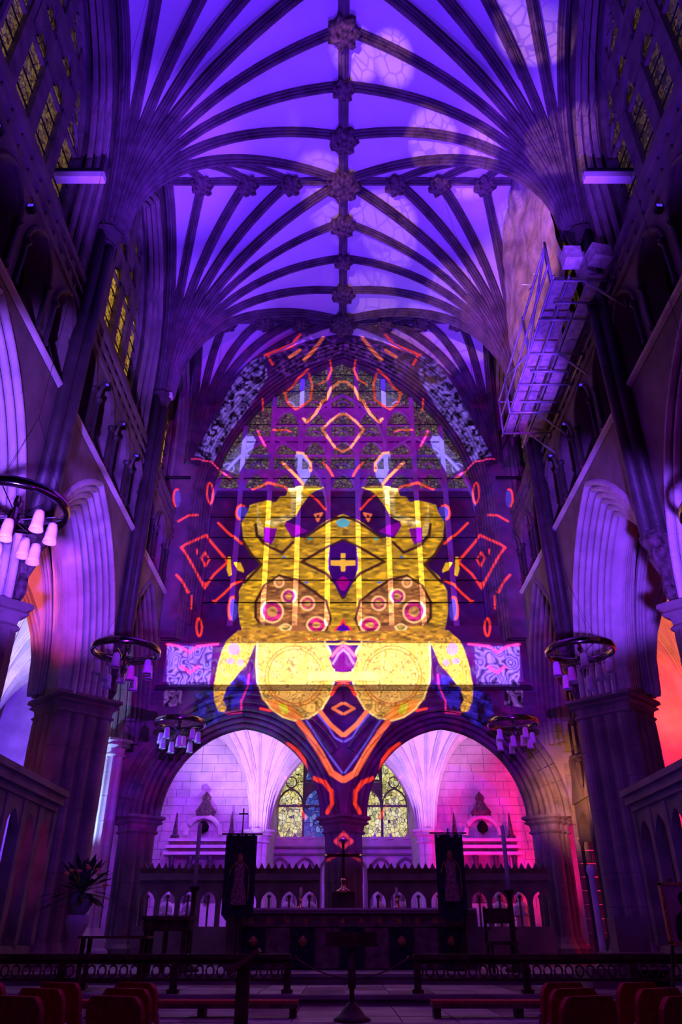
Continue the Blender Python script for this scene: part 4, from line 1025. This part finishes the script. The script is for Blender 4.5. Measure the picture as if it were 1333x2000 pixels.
# ---- seats of the congregation
def make_chair():
    o = empty('upholstered_chair', (0, 0, .13)); W_ = .46
    part(MB().box(-W_/2, -.22, .42, W_/2, .22, .50), 'seat', 'red', o)
    rows = []
    for j in range(15):
        v = j/14; hw = W_/2*(1 if v < .8 else math.sqrt(max(.0, 1-((v-.8)/.32)**2)))
        ring = []
        for i in range(9):
            u = -1+2*i/8; ring.append((u*hw, .20+.10*v-.03*(1-u*u), .47+.47*v))
        ring += [(x_, y_+.045, z_) for x_, y_, z_ in ring[::-1]]; rows.append(ring)
    part(MB().rows(rows, True, True), 'backrest', 'red', o)
    for sx in (-1, 1):
        part(MB().tube([(sx*W_/2, -.2, 0), (sx*W_/2, -.19, .44)], .014, 6), 'leg', 'tube', o); part(MB().tube([(sx*W_/2, .24, 0), (sx*W_/2, .2, .5), (sx*W_/2, .26, .72)], .014, 6), 'leg', 'tube', o)
    part(MB().tube([(-W_/2, .2, .44), (W_/2, .2, .44)], .012, 5), 'stretcher', 'tube', o)
    return o
ch0 = make_chair(); bpy.context.view_layer.update(); TT = tree_table(ch0)
ordn = ['nearest the middle gap', 'second', 'third', 'fourth', 'fifth', 'sixth']
first = [True]
def seat(x, y, rz, lab, grp):
    c = ch0 if first[0] else copy_tree(ch0, None, TT); first[0] = False
    c.location = (x, y, .13 if y < 8.3 else .33); c.rotation_euler = (0, 0, rz); tag(c, lab, 'chair', grp); return c
rowname = ['back', 'middle', 'front']
for r_, (yy, n) in enumerate(((8.0, 6), (7.1, 6), (6.2, 5))):
    for k in range(n):
        seat(-1.75-.66*k+.15*r_, yy, R(-205), f'red-backed chair on the left, {["farthest","middle","nearest"][r_]} row, {ordn[k]} from the centre', 'red chairs on the left')
for r_, (yy, n) in enumerate(((8.0, 6), (7.1, 6), (6.2, 5))):
    for k in range(n):
        seat(1.75+.66*k-.15*r_, yy, R(205), f'red-backed chair on the right, {["farthest","middle","nearest"][r_]} row, {ordn[k]} from the centre', 'red chairs on the right')
def leaflet(x, y, z, rz, lab):
    rows = [[((i/6-.5)*.24, (j/4-.5)*.30, .012*math.sin(i*1.1)+.006*j) for i in range(7)] for j in range(5)]
    o = MB().rows(rows).build('service_sheet', 'paper'); o.location = (x, y, z); o.rotation_euler = (0, 0, rz); tag(o, lab, 'paper', 'service sheets left on the chairs'); return o
for i, (x, y, lab) in enumerate(((-1.55, 6.95, 'pale service sheet on the left chair nearest the gap'), (-2.1, 6.85, 'pale service sheet on the second left chair'), (1.75, 6.95, 'pale service sheet on the right chair nearest the gap'), (2.3, 6.8, 'pale service sheet on the second right chair'), (-1.35, 5.9, 'pale service sheet on the nearest left row'), (1.55, 5.9, 'pale service sheet on the nearest right row'))):
    leaflet(x, y, .64, .4*i, lab)

# ---- flowers on a pedestal
x, z = at(163, 1728, 14.0); o = tag(empty('flower_arrangement', (x, 14.0, 1.75)), 'loose arrangement of dark foliage and small orange flowers on the left pedestal', 'flowers')
part(MB().lathe([(.10, 0), (.16, .08), (.20, .22), (.16, .30), (.18, .32)], 14), 'bowl', 'stone', o, True)
rnd = random.Random(4)
for k in range(95):
    a, e, L_ = rnd.uniform(0, 6.28), rnd.uniform(-.35, 1.35), rnd.uniform(.35, .80)
    d = Vector((math.cos(a)*math.cos(e), math.sin(a)*math.cos(e), math.sin(e))); s_ = d.cross(Vector((0, 0, 1))).normalized()*.04; b_ = Vector((0, 0, .34))
    p_ = [b_+d*L_*q+Vector((0, 0, -.18*q*q*L_)) for q in (0, .45, .75, 1)]
    part(MB().rows([[p_[0]-s_*.2, p_[0]+s_*.2], [p_[1]-s_*.4, p_[1]+s_*.4], [p_[2]-s_*1.4, p_[2]+s_*1.4], [p_[3]-s_*.1, p_[3]+s_*.1]]), 'leaf', 'leafm', o)
for k in range(9):
    a, e = rnd.uniform(0, 6.28), rnd.uniform(.1, 1.2); d = Vector((math.cos(a)*math.cos(e), math.sin(a)*math.cos(e), math.sin(e)))*.42+Vector((0, 0, .34))
    part(MB().lathe([(.0, -.03), (.035, -.01), (.045, .015), (.02, .03)], 8, d, 5, .25), 'bloom', 'flower', o)
o = tag(empty('flower_pedestal', (x, 14.0, .69)), 'pale stone pedestal carrying the flowers beside the left pier', 'pedestal')
part(MB().box(-.26, -.26, 0, .26, .26, .14), 'base', 'stone', o); part(MB().lathe([(.16, .14), (.13, .2), (.12, .75), (.17, .88), (.2, .95), (.2, 1.06)], 10), 'shaft', 'pale', o, True)
x, z = at(205, 1828, 13.9); o = tag(empty('side_table', (x+.25, 13.7, .69)), 'low violet-lit side table under the flowers', 'table')
part(MB().box(-.55, -.25, z-.69-.04, .55, .25, z-.69), 'table_top', 'wood2', o); box_frame(o, 1.0, .42, z-.69-.04, 'wood', .06)
part(MB().box(-.45, -.02, .12, .45, .02, .16), 'stretcher', 'wood', o)
# ---- stone seats right
o = tag(empty('stone_sedile', (4.75, 14.6, .69)), 'stepped pale stone seat against the base of the right pier', 'seat')
part(MB().box(-.75, -.5, 0, .55, .5, .30), 'lower_step', 'stone', o); part(MB().box(-.3, -.35, .3, .55, .5, .52), 'upper_step', 'stone', o); part(MB().box(-.05, .1, .52, .5, .5, 1.05), 'back_block', 'stone', o); part(MB().box(-.02, -.36, .05, .5, -.5, .28), 'front_panel', 'wood', o)
x, z = at(1160, 1700, 17.0); o = tag(empty('stone_buttress', (x-.05, 17.0, SA)), 'slim pale stone standard beside the dark canopied stalls', 'post')
part(MB().box(-.14, -.12, 0, .14, .12, .25), 'base', 'pale', o); part(MB().lathe([(.08, .25), (.07, .4), (.065, z-SA-.1), (.10, z-SA), (.07, z-SA+.1)], 10), 'shaft', 'pale', o, True)
# ---- icon panel right
o = tag(empty('icon_panel', (4.92, 12.2, .69)), 'framed painted panel with a dark half-length figure, at the right picture edge', 'painting')
part(MB().box(-.27, -.03, .68, .27, .02, 1.40), 'board', 'icon', o)
for a_ in ((-.30, .66, -.26, 1.43), (.26, .66, .30, 1.43), (-.30, .64, .30, .68), (-.30, 1.40, .30, 1.44)): part(MB().box(a_[0], -.05, a_[1], a_[2], .02, a_[3]), 'frame', 'bgold', o)
f = part(MB().lathe([(.20, .70), (.21, .85), (.17, 1.0), (.07, 1.08), (.055, 1.12), (.085, 1.19), (.09, 1.25), (.05, 1.31), (0, 1.32)], 14), 'painted_figure', 'icondark', o, True); f.scale = (1, .08, 1); f.location = (.03, -.035, 0)
for s in (-1, 1): part(MB().tube([(s*.28, .25, 0), (s*.10, .03, 1.5)], .025, 6), 'easel_leg', 'wood', o)
# ---- sedilia: canopied stalls on the right with tall pinnacles
o = tag(empty('canopied_stalls', (6.42, 19.1, SA)), 'dark canopied stone stalls with tall pierced pinnacles, against the right arcade', 'stall')
part(MB().box(-.35, -1.9, 0, .35, 1.6, .55), 'bench', 'dark', o); 
for k in range(3):
    y0 = -1.8+k*1.15
    for yy in (y0, y0+1.05): 
        part(MB().lathe([(.07, .5), (.045, .6), (.045, 2.6), (.08, 2.75)], 8, (-.3, yy, 0)), 'slender_shaft', 'dark', o, True)
    mb = MB(); arch_wall(mb, lambda u, z_, d: Vector((-.34+d, u, z_)), y0-.04, y0+1.09, y0+.525, .45, .7, 2.7, 3.75, .5, n=6); part(mb, 'canopy_arch', 'dark', o)
    part(MB().prism([(y0-.02, 3.6), (y0+1.07, 3.6), (y0+.525, 4.7)], lambda u, z_, d: Vector((-.40+d, u, z_)), 0, .08), 'gable', 'dark', o)
    for q, (zz_, ww) in enumerate(((3.75, .34), (4.7, .25), (5.6, .18))):
        for sx in (-1, 1):
            for sy in (-1, 1): part(MB().box(sx*ww-.03, y0+.525+sy*ww-.03, zz_, sx*ww+.03, y0+.525+sy*ww+.03, zz_+.95), 'tabernacle_post', 'dark', o)
        part(MB().lathe([(ww*1.35, 0), (ww*1.35, .07), (ww*1.1, .12)], 8, (0, y0+.525, zz_+.90)), 'tabernacle_ring', 'dark', o)
    sp = part(MB().lathe([(.22, 6.5), (.16, 6.9), (.10, 7.4), (.03, 8.1), (.0, 8.2)], 8, (0, y0+.525, 0)), 'spire', 'dark', o)
    for q in range(6):
        zq = 6.6+q*.26; rq_ = .24-.035*q
        for a_ in range(4): part(MB().lathe([(0, 0), (.035, .03), (0, .08)], 5, (rq_*math.cos(a_*1.57), y0+.525+rq_*math.sin(a_*1.57), zq)), 'crocket', 'dark', sp)
part(MB().box(.30, -1.9, .5, .36, 1.6, 2.6), 'back_wall', 'dark', o)
# ---- bright shafted pillar in the left aisle
pl = pier(-6.45, 21.3, .26, .8, 6.2, walls[-1], 'pale', 2, .07)
# ---- scaffold in the right clerestory bay
o = tag(empty('scaffold', (5.0, 13.0, 12.85)), 'galvanised scaffold platform hung under the right clerestory bay', 'scaffold')
TB = lambda p, q, nm='tube', r=.028: part(MB().tube([p, q], r, 7), nm, 'tube', o, True)
ys_ = [-2.2, -1.1, 0, 1.1, 2.2, 3.1]
for k, y in enumerate(ys_): TB((-.72, y, .34), (.72, y, .34)); 
for y in (-1.65, .55, 1.7): TB((-.55, y, .28), (.35, y, .28))
for x in (-.68, -.36, .58): TB((x, -2.3, .38), (x, 3.3, .38))
for k in range(3): part(MB().box(.06+0*k, -2.3+1.9*k, .40, .34, -.42+1.9*k, .45), 'board', 'plank', o)
for x0, x1 in ((-.66, -.42), (-.34, -.12)):
    for k in range(6): part(MB().box(x0, -2.2+.92*k, .40, x1, -1.35+.92*k, .44), 'short_board', 'plank', o)
for y in (-2.2, 0, 2.2, 3.1): TB((-.70, y, .3), (-.70, y, 1.5), 'guard_post'); TB((.70, y, -.4), (.70, y, .4), 'bracket_post'); TB((.70, y, -.4), (.0, y, .32), 'brace')
for z in (.85, 1.4): TB((-.70, -2.2, z), (-.70, 3.1, z), 'guard_rail')
TB((-.70, 3.1, 1.4), (.10, 3.1, 1.4), 'guard_rail'); TB((-.70, 3.1, .4), (-.1, 3.1, 1.35), 'brace'); TB((-.7, 0, .35), (-.7, 2.2, 1.45), 'brace'); TB((-.7, -2.2, 1.4), (-.7, 0, .4), 'brace')
for k, (x, y, w_) in enumerate(((-.35, -2.55, .34), (.20, -2.6, .40), (.05, -2.2, .26))): part(MB().box(x-w_/2, y-.16, .46, x+w_/2, y+.16, .80 if k < 2 else 1.0, .2*k), 'tool_box', 'plank', o)
for p, q in (((-.2, 1.2, 3.9), (-.2+.62, 1.2, 3.9)), ((-.2, .2, 3.2), (.5, .2, 3.2))): TB(p, q, 'outrigger')
for y in (-1.1, 1.1, 3.1): TB((-.3, y, .4), (-.3, y, 2.6), 'standard')
# protective sheet closing the bay
sh = tag(empty('protective_sheet', (0, 0, 0)), 'crumpled dusty sheet hung over the right clerestory bay above the scaffold', 'sheet')
rows = []
ny, nz = 46, 40
for j in range(nz+1):
    row = []
    for i in range(ny+1):
        y = 11.95+(17.05-11.95)*i/ny; u = abs(y-14.42)/2.92; ztop = 15.6+(21.05-15.6)*(math.sqrt(max(0, 1-(1-(1-u)*.85)**2))/math.sqrt(1-.15**2)); z = 13.42+(ztop-13.42)*j/nz
        fx = .16*noise.noise(Vector((y*1.1, z*.9, 1)))+.07*noise.noise(Vector((y*3.5, z*1.6, 5)))+.05*math.sin(y*2.3+.6*math.sin(z))
        row.append((5.06+fx, y, z))
    rows.append(row)
part(MB().rows(rows), 'sheeting', 'sheet', sh, True)
part(MB().tube([(5.06, 11.9, 13.42), (5.06, 17.1, 13.42)], .03, 6), 'hem_pole', 'tube', sh)
# ---- added glowing blocks standing in for light on the triforium arch heads
k = 0
for s in (-1, 1):
    for y in (7.1, 8.55, 11.95, 13.4, 14.9, 16.3):
        o = tag(empty('arch_head_glow', (s*5.52, y, 12.44)), f'added blue glow for the lit head of a dark arch in the {"left" if s<0 else "right"} triforium, {["first","second","third","fourth","fifth","sixth"][k%6]} from the near end', 'glow', 'added blue glows at the triforium arch heads'); k += 1
        part(MB().box(-.06, -.05, 0, .06, .05, .05), 'glow_base', 'iron', o); part(MB().box(-.07, -.06, .05, .07, .06, .16), 'glow_backing', 'iron', o)
        part(MB().box(-.05, -.062, .07, .05, -.058, .14), 'lens', M['lens'], o)
